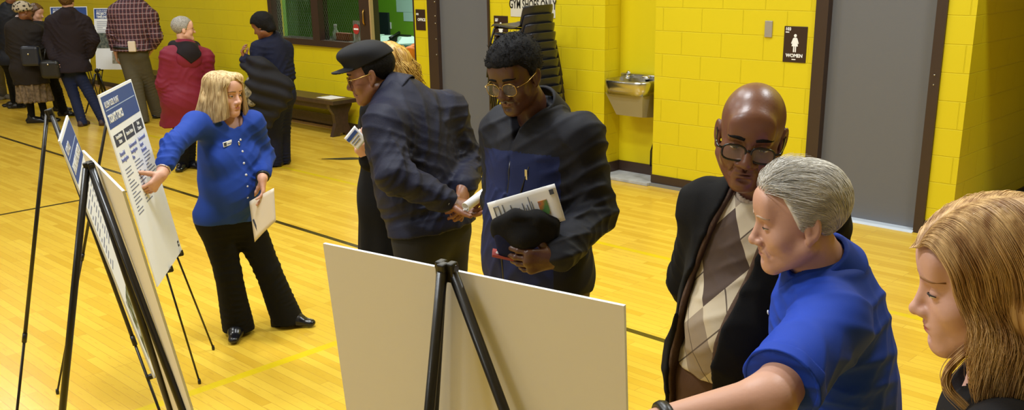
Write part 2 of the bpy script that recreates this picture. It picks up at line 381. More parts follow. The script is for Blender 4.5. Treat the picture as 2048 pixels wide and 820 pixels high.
# ------------------------------------------------------------------ drinking fountain
t = thing('drinking_fountain', 'stainless steel wall drinking fountain in the yellow niche', 'drinking fountain', (-5.65, W, .6))
fx0, fx1, fy0, fy1, zt = -5.875, -5.40, W-.13, W+.22, .965
b = MB(); outer = []
def rr(x0, x1, y0, y1, r, n=5):
    o = []
    for cx, cy, a in ((x1-r, y1-.01, 0), (x0+r, y1-.01, 90), (x0+r, y0+r, 180), (x1-r, y0+r, 270)):
        rad = .01 if a in (0, 90) else r
        cx = (x1-rad if a in (0, 270) else x0+rad); cy = (y1-rad if a in (0, 90) else y0+rad)
        for i in range(n+1):
            th = math.radians(a+90*i/n); o.append((cx+rad*math.cos(th), cy+rad*math.sin(th)))
    return o
def ring(pts, z): return [b.bm.verts.new((x, y, z)) for x, y in pts]
r1 = ring(rr(fx0, fx1, fy0, fy1, .10), zt-.13); r2 = ring(rr(fx0-.012, fx1+.012, fy0-.012, fy1, .11), zt-.02); r3 = ring(rr(fx0-.008, fx1+.008, fy0-.008, fy1, .105), zt)
r4 = ring(rr(fx0+.025, fx1-.025, fy0+.025, fy1-.07, .085), zt-.002); r5 = ring(rr(fx0+.08, fx1-.08, fy0+.07, fy1-.11, .06), zt-.045)
for A, B in ((r1, r2), (r2, r3), (r3, r4), (r4, r5)):
    for i in range(len(A)): b.bm.faces.new((A[i], A[(i+1) % len(A)], B[(i+1) % len(A)], B[i])).smooth = True
b.bm.faces.new(r1[::-1]); b.bm.faces.new(r5)
b.build('basin', M_STEEL, t)
xm = (fx0+fx1)/2
MB().hexa([(fx0+.10, fy0+.10, .63), (fx1-.07, fy0+.10, .63), (fx1-.07, W+.23, .60), (fx0+.10, W+.23, .60), (fx0+.02, fy0+.03, zt-.125), (fx1-.02, fy0+.03, zt-.125), (fx1-.02, W+.23, zt-.125), (fx0+.02, W+.23, zt-.125)]).build('housing', mat('grey_beige_enamel', S(158, 150, 122), .5, .1), t)
MB().tube([(fx0+.11, fy1-.10, zt-.01), (fx0+.11, fy1-.105, zt+.045), (fx0+.14, fy1-.13, zt+.06), (fx0+.165, fy1-.15, zt+.052)], .012, 10).sphere((fx0+.11, fy1-.10, zt+.005), .026, (1, 1, .8)).build('spout', M_STEEL, t)
MB().box((fx0, fy1-.07, zt-.02), (fx1, fy1, zt+.035), .008).build('splash_back', M_STEEL, t)
MB().sphere((xm+.08, fy1-.09, zt+.012), .03, (1.6, 1, .7)).build('push_button', M_STEEL, t)
MB().tube([(-5.47, W+.2, .64), (-5.475, W+.205, .5), (-5.51, W+.215, .36), (-5.545, W+.22, .27), (-5.55, W+.225, .12)], .008, 8).build('power_cord', M_BLACK, t)
MB().box((-5.425, W+.19, .16), (-5.375, W+.235, .36), .01).build('plug_box', M_BLACK, t)

# ------------------------------------------------------------------ bench with clipboard, floor plate
t = thing('wooden_bench', 'long dark wooden bench along the wall below the window', 'bench', (-12, 7.0, 0))
bx0, bx1, by0, by1 = -15.2, -9.80, 6.88, 7.24
MB().box((bx0, by0, .40), (bx1, by1, .45), .006).build('seat', M_BENCH, t)
pbox('apron', (bx0+.1, by0+.05, .33), (bx1-.12, by0+.085, .40), M_BENCH, t)
pbox('stretcher', (bx0+.1, 7.18, .08), (bx1-.2, 7.22, .20), M_BENCH, t)
ym = (by0+by1)/2
prof = [(by0+.01, .40), (by0+.015, .36), (by0+.075, .27), (by0+.09, .16), (by0+.05, .05), (by0+.03, 0), (by0+.13, 0), (by0+.15, .035), (by1-.15, .035), (by1-.13, 0), (by1-.03, 0), (by1-.05, .05), (by1-.09, .16), (by1-.075, .27), (by1-.015, .36), (by1-.01, .40)]
for x in (bx1-.12, -12.3, bx0+.2): MB().prism(prof, x-.03, x+.03, 0).build('leg', M_BENCH, t)
t = thing('clipboard', 'clipboard with a white sheet on the end of the bench', 'clipboard', (-10.05, 7.05, .45))
pbox('board', (-10.24, 6.93, .4505), (-9.90, 7.17, .4545), mat('hardboard', S(150, 120, 80), .5), t)
pbox('sheet', (-10.22, 6.94, .4548), (-9.93, 7.16, .457), M_PAPER, t)
pbox('clip', (-10.235, 6.99, .4548), (-10.19, 7.11, .466), M_STEEL, t, .003)
t = thing('floor_plate', 'dark metal floor outlet plate set in the maple floor', 'floor plate', (-8.66, 6.19, 0))
MB().hexa([(-8.86, 6.02, .0005), (-8.64, 6.22, .0005), (-8.40, 6.40, .0005), (-8.62, 6.20, .0005), (-8.86, 6.02, .006), (-8.64, 6.14, .006), (-8.44, 6.40, .006), (-8.66, 6.28, .006)]).build('cover', mat('dark_plate', S(58, 54, 40), .4, .4, bump=.3, scale=60), t)
MB().hexa([(-8.46, 6.34, .0005), (-8.40, 6.30, .0005), (-8.16, 6.56, .0005), (-8.20, 6.60, .0005), (-8.46, 6.34, .005), (-8.40, 6.30, .005), (-8.16, 6.56, .005), (-8.20, 6.60, .005)]).build('metal_strip', M_STEEL, t)

# ------------------------------------------------------------------ stacked chairs
M_SHELL = mat('navy_black_shell_plastic', S(30, 32, 46), .3)
def chair_shell():
    "seat faces -x, back at +x; a moulded shell with rolled edges"
    prof = [(-.25, -.012), (-.235, .008), (-.19, .014), (-.05, -.004), (.07, -.012), (.145, .0), (.176, .028), (.188, .068), (.198, .11), (.208, .15), (.217, .18), (.224, .19)]
    nw = 13; bm = bmesh.new(); rows = []
    for i, (x, z) in enumerate(prof):
        s = i/(len(prof)-1); hw = .215+.01*math.sin(s*PI) - (.03*max(0, (s-.9)/.1) if s > .9 else 0) - (.02 if i == 0 else 0)
        row = []
        for j in range(nw):
            q = 2*j/(nw-1)-1; k = abs(q)
            up = .028*max(0, (k-.45)/.55)**2
            if s < .5: px, pz = x, z+up*.8-(.03*max(0, (k-.86)/.14) if s < .4 else 0)
            else: px, pz = x-up*1.7, z
            row.append(bm.verts.new((px, q*hw, pz)))
        rows.append(row)
    for a, b_ in zip(rows, rows[1:]):
        for j in range(nw-1): bm.faces.new((a[j], a[j+1], b_[j+1], b_[j])).smooth = True
    me = bpy.data.meshes.new('shell'); bm.to_mesh(me); bm.free(); me.materials.append(M_SHELL)
    return me
shell_me = chair_shell()
CHX, CHY, CHR = -6.36, 6.80, math.radians(3)
NCH, DZ, DX = 13, .082, -.012
def build_chair():
    t = thing('stacking_chair', 'x', 'chair', (0, 0, 0), 'stacked navy plastic chairs', M=Matrix.Identity(4))
    o = bpy.data.objects.new('shell', shell_me); place(o, t, Matrix.Translation((0, 0, .478)))
    md = o.modifiers.new('s', 'SOLIDIFY'); md.thickness = .007; md.offset = 0
    md = o.modifiers.new('u', 'SUBSURF'); md.levels = 1; md.render_levels = 2
    for sy in (-1, 1):
        MB().tube([(-.18, sy*.17, .463), (-.20, sy*.205, .453), (-.235, sy*.235, .30), (-.265, sy*.25, 0)], .0105, 8).build('leg', M_BLACKMETAL, t, Matrix.Identity(4))
        MB().tube([(.10, sy*.17, .458), (.13, sy*.205, .448), (.19, sy*.235, .28), (.245, sy*.25, 0)], .0105, 8).build('leg', M_BLACKMETAL, t, Matrix.Identity(4))
    MB().tube([(-.18, -.17, .46), (-.18, .17, .46), (.10, .17, .46), (.10, -.17, .46), (-.18, -.17, .46)], .009, 8).build('seat_frame', M_BLACKMETAL, t, Matrix.Identity(4))
    return t
ORD = ['bottom', 'second', 'third', 'fourth', 'fifth', 'sixth', 'seventh', 'eighth', 'ninth', 'tenth', 'eleventh', 'twelfth', 'thirteenth', 'fourteenth', 'fifteenth']
ch0 = build_chair()
for k in range(NCH):
    if k == 0: o = ch0
    else:
        o = ch0.copy(); C.objects.link(o)
        for chd in list(ch0.children):
            c2 = chd.copy(); C.objects.link(c2); c2.parent = o
    o.matrix_basis = Matrix.Translation((CHX+DX*k, CHY, DZ*k)) @ Matrix.Rotation(CHR, 4, 'Z')
    o['label'] = ('topmost navy plastic chair of the tall stack' if k == NCH-1 else 'bottom navy plastic chair of the tall stack, legs on the floor' if k == 0 else f'navy plastic chair in the tall stack, {ORD[NCH-1-k]} counted from the top')

# ------------------------------------------------------------------ posters on easels
def poster_frame(c, yaw, tilt):
    n = Vector((math.sin(yaw)*math.cos(tilt), -math.cos(yaw)*math.cos(tilt), math.sin(tilt)))
    r = Vector((math.cos(yaw), math.sin(yaw), 0)); u = n.cross(r)
    return frame(r, u, n, c)                       # local x = reader's right, y = up, z = towards the reader
def foam(t, w, h, th=.006):
    b = MB().box((-w/2, -h/2, -th), (w/2, h/2, 0))
    for f in b.bm.faces:
        f.material_index = 1 if f.normal.z < -.5 else 0
    bmesh.ops.recalc_face_normals(b.bm, faces=b.bm.faces)
    for f in b.bm.faces: f.material_index = 1 if f.normal.z < -.5 else 0
    return b.build('foam_board', [M_WHITE, M_BACK], t, Matrix.Identity(4))
def flat(name, rects, m, t, z=.0008):
    b = MB()
    for x0, y0, x1, y1 in rects: b.box((x0, y0, z-.0006), (x1, y1, z))
    return b.build(name, m, t, Matrix.Identity(4))
def T(x, y, z=.001): return Matrix.Translation((x, y, z))
def lines(rng, x0, x1, y, n, dy, hgt, ind=0):
    out = []
    for i in range(n): out.append((x0+ind, y-i*dy, x0+ind+(x1-x0-ind)*rng.uniform(.62, 1) if i % 4 != 3 else x0+ind+(x1-x0)*rng.uniform(.2, .5), y-i*dy+hgt))
    return out
M_LENS = mat('clip_black', S(20, 20, 20), .35)
def easel(name, label, pf, w, h, apex_l, footL, footR, rear, tr=.0095, rest=True, group='black tripod easels'):
    "pf: poster frame; apex in poster-local coordinates; feet in the room"
    ap = pf @ Vector(apex_l)
    t = thing(name, label, 'easel', (ap.x, ap.y, 0), group)
    up = (pf.to_3x3() @ Vector((0, 1, 0))); rt = (pf.to_3x3() @ Vector((1, 0, 0))); nn = (pf.to_3x3() @ Vector((0, 0, 1)))
    hub = MB()
    for s in (-1, 0, 1): hub.box((s*.0105-.0075, -.019, -.009+(-.009 if s == 0 else 0)), (s*.0105+.0075, .014, .009+(-.009 if s == 0 else 0)), .003)
    hub.tube([(-.020, .004, 0), (.020, .004, 0)], .0065, 10)
    loc = Vector((ap.x, ap.y, 0))
    hub.build('hub', M_BLACK, t, Matrix.Translation(-loc) @ frame(rt, up, nn, ap))
    for f, off in ((footL, -.0105), (footR, .0105), (rear, 0)):
        f = Vector(f); a = ap+rt*off-(nn*.012 if off == 0 else nn*0); d = f-a
        m1 = a+d*.52
        leg = MB().tube([a, m1], tr*1.12, 12).tube([m1-d*.012, f+Vector((0, 0, .012))], tr*.82, 10).build('leg', M_BLACKMETAL, t)
        ft = MB().tube([f+Vector((0, 0, .028))-d.normalized()*.0, f+Vector((0, 0, .012)), f], [tr*1.0, tr*1.35, tr*1.1], 10).build('rubber_foot', M_BLACK, leg)
        md = MB().tube([m1-d.normalized()*.018, m1+d.normalized()*.018], tr*1.35, 12).build('clamp', M_BLACK, leg)
    if rest:
        for s, f in ((-1, footL), (1, footR)):
            f = Vector(f); a = ap+rt*.0105*s
            # point on the leg level with the board's bottom edge
            q = [a+(f-a)*k/60 for k in range(61)]
            inv = pf.inverted(); best = min(q, key=lambda p: abs((inv @ p).y+h/2+.008))
            lp = inv @ best
            MB().box((lp.x-.012, -h/2-.018, lp.z-.004), (lp.x+.012, -h/2-.003, .012), .002).box((lp.x-.012, -h/2-.018, .006), (lp.x+.012, -h/2+.010, .013), .002).build('board_rest', M_BLACK, t, Matrix.Translation(-loc) @ pf)
    return t
rng = random.Random(4)
# TODAY'S TOPICS board
PD = poster_frame((-4.530, 2.047, 1.083), 2.4806, .158)
w_, h_ = .61, .914
t = thing('poster_board', "white poster with blue header reading TODAY'S TOPICS, touched by the woman in blue", 'poster', M=PD)
foam(t, w_, h_)
flat('header_band', [(-.290, .297, .290, .444)], M_NAVYINK, t)
flat('rule', [(-.270, .3775, .270, .3815)], mat('pale_rule', S(170, 190, 225), .5), t, .0012)
text('lettering', 'ALLEN FOSSIL PLANT', .040, M_WHITEINK, t, T(-.268, .403, .0012), 'LEFT', sx=.66)
text('lettering', "TODAY'S TOPICS", .050, M_WHITEINK, t, T(-.268, .338, .0012), 'LEFT', sx=.66, bold=.0016)
for i, (x, tx) in enumerate(((-.190, 'Remediation\nStatus'), (0, 'Interim Action'), (.190, 'Basin\nClosure'))):
    flat('topic_box', [(x-.084, .212, x+.084, .266)], M_DARKINK, t)
    text('lettering', tx, .024, M_WHITEINK, t, T(x, .239, .0012), sx=.9, bold=.0006)
for x, tx, yy in ((-.262, 'Remedial\nInvestigation', .160), (-.077, 'Environmental\nInvestigation\nPlan', .152), (.108, 'Environmental\nImpact\nStatement', .152)):
    text('lettering', tx, .028, M_BLUEINK, t, T(x, yy, .0012), 'LEFT', sx=.86, bold=.0003)
L = []
for x, n in ((-.25, 14), (-.065, 13), (.12, 11)):
    L += lines(rng, x, x+.15, .098, n, .0165, .0055)
flat('body_text', L, M_GREYINK, t)
flat('logo', [(.255, -.425, .285, -.395)], M_DARKINK, t); flat('logo_mark', [(.262, -.414, .278, -.406)], M_WHITEINK, t, .0012)
ap = (0, .415, -.022)
fr = Vector((-4.785, 2.432, 0)); nD = PD.to_3x3() @ Vector((0, 0, 1)); rD = PD.to_3x3() @ Vector((1, 0, 0))
easel('display_easel', "black tripod easel holding the TODAY'S TOPICS poster", PD, w_, h_, ap, fr-rD*.46, fr, (-4.85, 1.595, 0), tr=.0065)
# board facing right, seen at a grazing angle
PB = poster_frame((-3.565, 1.448, 1.083), 2.7170, .212)
t = thing('poster_board', 'narrow-looking white poster with navy header on the leftmost easel', 'poster', M=PB)
foam(t, w_, h_)
flat('header_band', [(-.29, .297, .29, .444)], M_NAVYINK, t)
text('lettering', 'ALLEN FOSSIL', .040, M_WHITEINK, t, T(-.26, .403, .0012), 'LEFT', sx=.8)
text('lettering', 'ENVIRONMENTAL INVESTIGATION', .045, M_WHITEINK, t, T(-.26, .338, .0012), 'LEFT', sx=.7, bold=.0012)
flat('rule', [(-.27, .3775, .27, .3815)], MATS['pale_rule'], t, .0012)
L = []
for x, n in ((-.26, 13), (-.06, 11), (.12, 15)): L += lines(rng, x, x+.15, .22, n, .021, .007)
flat('body_text', L, M_GREYINK, t)
def photo_mat(name, c1, c2, c3):
    m = mat(name, c1, .5); q = NT(m); x, y, z, v = q.xyz('Object')
    nz = q.n('ShaderNodeTexNoise'); nz.inputs['Scale'].default_value = 22; nz.inputs['Detail'].default_value = 6; q.t.links.new(v, nz.inputs['Vector'])
    r = q.n('ShaderNodeValToRGB'); r.color_ramp.elements[0].position = .35; r.color_ramp.elements[1].position = .62
    r.color_ramp.elements[0].color = c1; r.color_ramp.elements[1].color = c3; e = r.color_ramp.elements.new(.5); e.color = c2
    q.t.links.new(nz.outputs['Fac'], r.inputs[0]); q.t.links.new(r.outputs[0], q.b.inputs['Base Color'])
    return m
M_PH1 = photo_mat('landscape_print', S(40, 46, 40), S(96, 110, 80), S(190, 196, 200))
M_PH2 = photo_mat('aerial_print', S(50, 62, 60), S(84, 92, 88), S(120, 122, 110))
M_PH3 = photo_mat('ground_print', S(130, 126, 112), S(150, 148, 136), S(176, 172, 160))
flat('photo_print', [(-.26, -.40, .27, -.16)], M_PH1, t)
nB = PB.to_3x3() @ Vector((0, 0, 1)); rB = PB.to_3x3() @ Vector((1, 0, 0))
cB = PB @ Vector((0, .47, -.02))
base = Vector((cB.x, cB.y, 0))
easel('display_easel', 'black tripod easel behind the narrow-looking poster, farthest left', PB, w_, h_, (-.02, .52, -.022), (-3.121, 1.464, 0), (-3.88, 1.807, 0), (-3.762, .965, 0), tr=.0065)
# board seen from behind beside it
PA = poster_frame((-2.4655, 1.085, 1.1353), 2.8876, .155)
t = thing('poster_board', 'off-white back of a poster board behind the slender black easel', 'poster', M=PA)
foam(t, w_, h_)
flat('header_band', [(-.29, .245, .29, .44)], M_NAVYINK, t); L = []
for x, n in ((-.26, 16), (-.06, 14), (.12, 15)): L += lines(rng, x, x+.15, .18, n, .021, .007)
flat('body_text', L, M_GREYINK, t)
nA = PA.to_3x3() @ Vector((0, 0, 1)); nA.z = 0; nA.normalize(); rA = PA.to_3x3() @ Vector((1, 0, 0))
cA = PA @ Vector((.05, .455, -.02)); base = Vector((cA.x, cA.y, 0))
easel('display_easel', 'black tripod easel in front of the off-white board back at left', PA, w_, h_, (.03, .462, -.022), (-1.91, 1.12, 0), (-2.63, 1.31, 0), (-2.605, .633, 0), tr=.0085)
# the big board in the middle, back towards us
PE = poster_frame((-1.1229, 1.0430, 1.1499), 3.30486, .079)
t = thing('poster_board', 'large off-white board back in the middle, men reading its far side', 'poster', M=PE)
foam(t, w_, h_)
flat('header_band', [(-.29, .245, .29, .44)], M_NAVYINK, t); L = []
for x, n in ((-.26, 16), (-.06, 14), (.12, 15)): L += lines(rng, x, x+.15, .18, n, .021, .007)
flat('body_text', L, M_GREYINK, t)
nE = PE.to_3x3() @ Vector((0, 0, 1)); nE.z = 0; nE.normalize(); rE = PE.to_3x3() @ Vector((1, 0, 0))
cE = PE @ Vector((0, .455, -.02)); base = Vector((cE.x, cE.y, 0))
easel('display_easel', 'black tripod easel in front of the large board back in the middle', PE, w_, h_, (.006, .466, -.024), (-.489, 1.158, 0), (-1.387, 1.011, 0), (-1.158, .724, 0), tr=.0080)
# far posters by the wall
def far_board(c, yaw, label, elabel, w_=.61, h_=.914, prints=True):
    pf = poster_frame(c, yaw, .16)
    t = thing('poster_board', label, 'poster', M=pf); foam(t, w_, h_)
    flat('header_band', [(-.295, .30, .295, .445)], M_NAVYINK, t)
    text('lettering', 'ALLEN FOSSIL PLANT', .045, M_WHITEINK, t, T(-.26, .415, .0012), 'LEFT', sx=.7)
    text('lettering', 'PROJECT\nTIMELINE', .048, M_WHITEINK, t, T(-.26, .35, .0012), 'LEFT', sx=.9, bold=.002)
    flat('body_text', lines(rng, -.26, .2, .25, 6, .03, .008), M_GREYINK, t)
    if prints:
        flat('photo_print', [(-.27, -.14, .28, .09)], M_PH2, t); flat('photo_print', [(-.02, -.37, .28, -.19)], M_PH3, t)
    flat('logo', [(.255, -.44, .285, -.41)], M_DARKINK, t)
    n = pf.to_3x3() @ Vector((0, 0, 1)); n.z = 0; n.normalize(); r = pf.to_3x3() @ Vector((1, 0, 0))
    cc = pf @ Vector((0, .47, -.02)); base = Vector((cc.x, cc.y, 0))
    easel('display_easel', elabel, pf, w_, h_, (0, .475, -.02), base+n*.17-r*.36, base+n*.17+r*.36, base-n*.4)
far_board((-14.93, 6.55, .99), math.radians(32), 'white poster with photos beside the man in the plaid shirt', 'black tripod easel behind the plaid-shirted man')
far_board((-16.18, 6.42, .99), math.radians(40), 'white poster with navy header mostly hidden behind the hooded coat', 'black tripod easel behind the person in the hooded coat', prints=False)
# a short camera tripod standing in front of the far poster
tp = Vector((-14.35, 6.0, 0))
t = thing('tripod_stand', 'short black tripod standing in front of the far photo poster', 'tripod', tp)
MB().tube([tp+Vector((0, 0, .40)), tp+Vector((0, 0, .62))], .014, 10).sphere(tp+Vector((0, 0, .60)), .035).build('head', M_BLACK, t)
for a in (20, 140, 260):
    d = Vector((math.cos(math.radians(a)), math.sin(math.radians(a)), 0))
    MB().tube([tp+Vector((0, 0, .56))+d*.03, tp+Vector((0, 0, .28))+d*.12], .017, 8).tube([tp+Vector((0, 0, .30))+d*.11, tp+d*.24+Vector((0, 0, .005))], .011, 8).build('leg', M_BLACKMETAL, t)

# ------------------------------------------------------------------ office contents seen through the doorway
t = thing('office_desk', 'green-topped office desk seen through the office doorway', 'desk', (-13.7, 10.7, 0))
MB().box((-15.2, 10.3, .70), (-12.3, 11.2, .735), .005).build('desk_top', mat('grey_green_laminate', S(70, 96, 84), .4), t)
for x in (-15.15, -12.4): pbox('leg', (x, 10.35, 0), (x+.05, 11.15, .70), M_BLACK, t)
pbox('modesty_panel', (-15.1, 10.34, .3), (-12.4, 10.36, .70), M_BLACK, t)
mc = on_plane(760, 50, 1, 11.0)
t = thing('computer_monitor', 'black computer monitor on the office desk', 'monitor', (mc[0], 11.0, .735))
pbox('screen', (mc[0]-.30, 10.98, mc[2]-.24), (mc[0]+.26, 11.02, mc[2]+.22), mat('dark_screen', S(22, 26, 40), .2), t, .006)
MB().box((mc[0]-.03, 11.02, .75), (mc[0]+.03, 11.05, mc[2])).box((mc[0]-.14, 10.9, .735), (mc[0]+.14, 11.1, .752), .004).build('stand', M_BLACK, t)
for k, (u, v, s, lab) in enumerate(((756, 84, .22, 'green-white sheets stacked under the monitor in the office'), (780, 88, .2, 'pale papers on the office desk right of the monitor'), (818, 90, .24, 'white papers heaped beside the orange shirt in the office'))):
    cx = on_plane(u, v, 1, 10.62)
    t = thing('paper_stack', lab, 'papers', M=Matrix.Translation((cx[0], 10.62, .737)) @ Matrix.Rotation(.3+.4*k, 4, 'Z'), group='paper heaps on the office desk')
    b = MB()
    for q in range(7): b.box((-s+q*.015, -s*.8+q*.008, q*.014), (s-q*.025, s*.8-q*.012, q*.014+.012))
    b.build('sheets', mat('minty_paper', S(206, 232, 222), .6), t, Matrix.Identity(4))
c = on_plane(796, 84, 1, 10.5)
t = thing('desk_telephone', 'black desk telephone among the papers in the office', 'telephone', (c[0], 10.5, .736))
MB().hexa([(c[0]-.16, 10.4, .737), (c[0]+.16, 10.4, .737), (c[0]+.16, 10.66, .737), (c[0]-.16, 10.66, .737), (c[0]-.16, 10.4, .77), (c[0]+.16, 10.4, .77), (c[0]+.16, 10.66, .86), (c[0]-.16, 10.66, .86)]).build('body', M_BLACK, t)
MB().tube([(c[0]-.11, 10.42, .81), (c[0]-.11, 10.52, .85), (c[0]-.11, 10.63, .89)], [.028, .018, .028], 8).build('handset', M_BLACK, t)
YO = W+4.195
for (u0, v0, u1, v1), lab in (((791, -30, 824, 25), 'large pale notice sheet pinned on the green office wall'), ((807, 24, 827, 43), 'lower pale notice sheet on the green office wall')):
    a = on_plane(u0, v0, 1, YO); b_ = on_plane(u1, v1, 1, YO)
    t = tag(MB().box((a[0], YO-.006, b_[2]), (b_[0]+.15, YO, a[2])).build('notice_sheet', mat('pale_mint_paper', S(200, 232, 230), .6)), lab, 'notice', 'notices on the office wall')
a = on_plane(779, 51, 1, YO)
t = thing('wall_switch', 'white light switch on the green office wall', 'switch', (a[0], YO, a[2]))
pbox('cover', (a[0]-.06, YO-.012, a[2]-.06), (a[0]+.06, YO, a[2]+.06), M_PAPER, t, .004)
c = on_plane(810, 104, 1, 8.8)
t = thing('side_table', 'small pale green table near the orange shirt in the office', 'table', (c[0], 8.8, 0))
MB().box((c[0]-.3, 8.55, c[2]-.02), (c[0]+.3, 9.05, c[2]+.02), .004).build('table_top', MATS['grey_green_laminate'], t)
for sx in (-.27, .25):
    for sy in (8.58, 8.98): pbox('leg', (c[0]+sx, sy, 0), (c[0]+sx+.03, sy+.03, c[2]-.02), M_BLACK, t)
# on the inner sill of the office window
c = on_plane(664, 72, 1, W+.1); zs = 1.035
t = thing('spray_bottle', 'clear plastic bottle standing on the office window sill', 'bottle', (c[0], W+.15, zs))
MB().tube([(c[0], W+.16, 1.10), (c[0], W+.16, 1.2), (c[0], W+.16, 1.24), (c[0], W+.16, 1.27)], [.04, .04, .018, .018], 14).build('body', mat('clear_bottle_plastic', S(200, 220, 210), .15), t)
MB().tube([(c[0], W+.16, 1.27), (c[0], W+.16, 1.30)], .022, 10).build('cap', M_WHITE, t)
c = on_plane(688, 76, 1, W+.15)
t = thing('storage_box', 'low orange-brown box on the office window sill', 'box', (c[0], W+.2, 1.1))
MB().box((c[0]-.14, W+.13, 1.10), (c[0]+.14, W+.19, 1.20), .004).build('box_body', mat('orange_card', S(170, 90, 50), .6), t)
struct(MB().box((-11.7, W+.12, 1.06), (-9.6, W+.30, 1.10)).build('trim_7', M_BROWN))
c = on_plane(716, 68, 1, W+.07)
t = thing('window_notice', 'white notice with round red no-smoking style sign on office window', 'notice', (c[0], W+.06, c[2]-.18))
pbox('sheet', (c[0]-.075, W+.06, c[2]-.2), (c[0]+.075, W+.064, c[2]+.16), M_PAPER, t)
rc = MB(); n = 28
rc.prism([(c[0]+.062*math.cos(2*PI*i/n), c[2]+.06+.062*math.sin(2*PI*i/n)) for i in range(n)], W+.045, W+.0475, 1)
rc.build('red_disc', mat('red_ink', S(170, 50, 46), .5), t)
pbox('white_bar', (c[0]-.045, W+.0435, c[2]+.05), (c[0]+.045, W+.0448, c[2]+.07), M_PAPER, t)
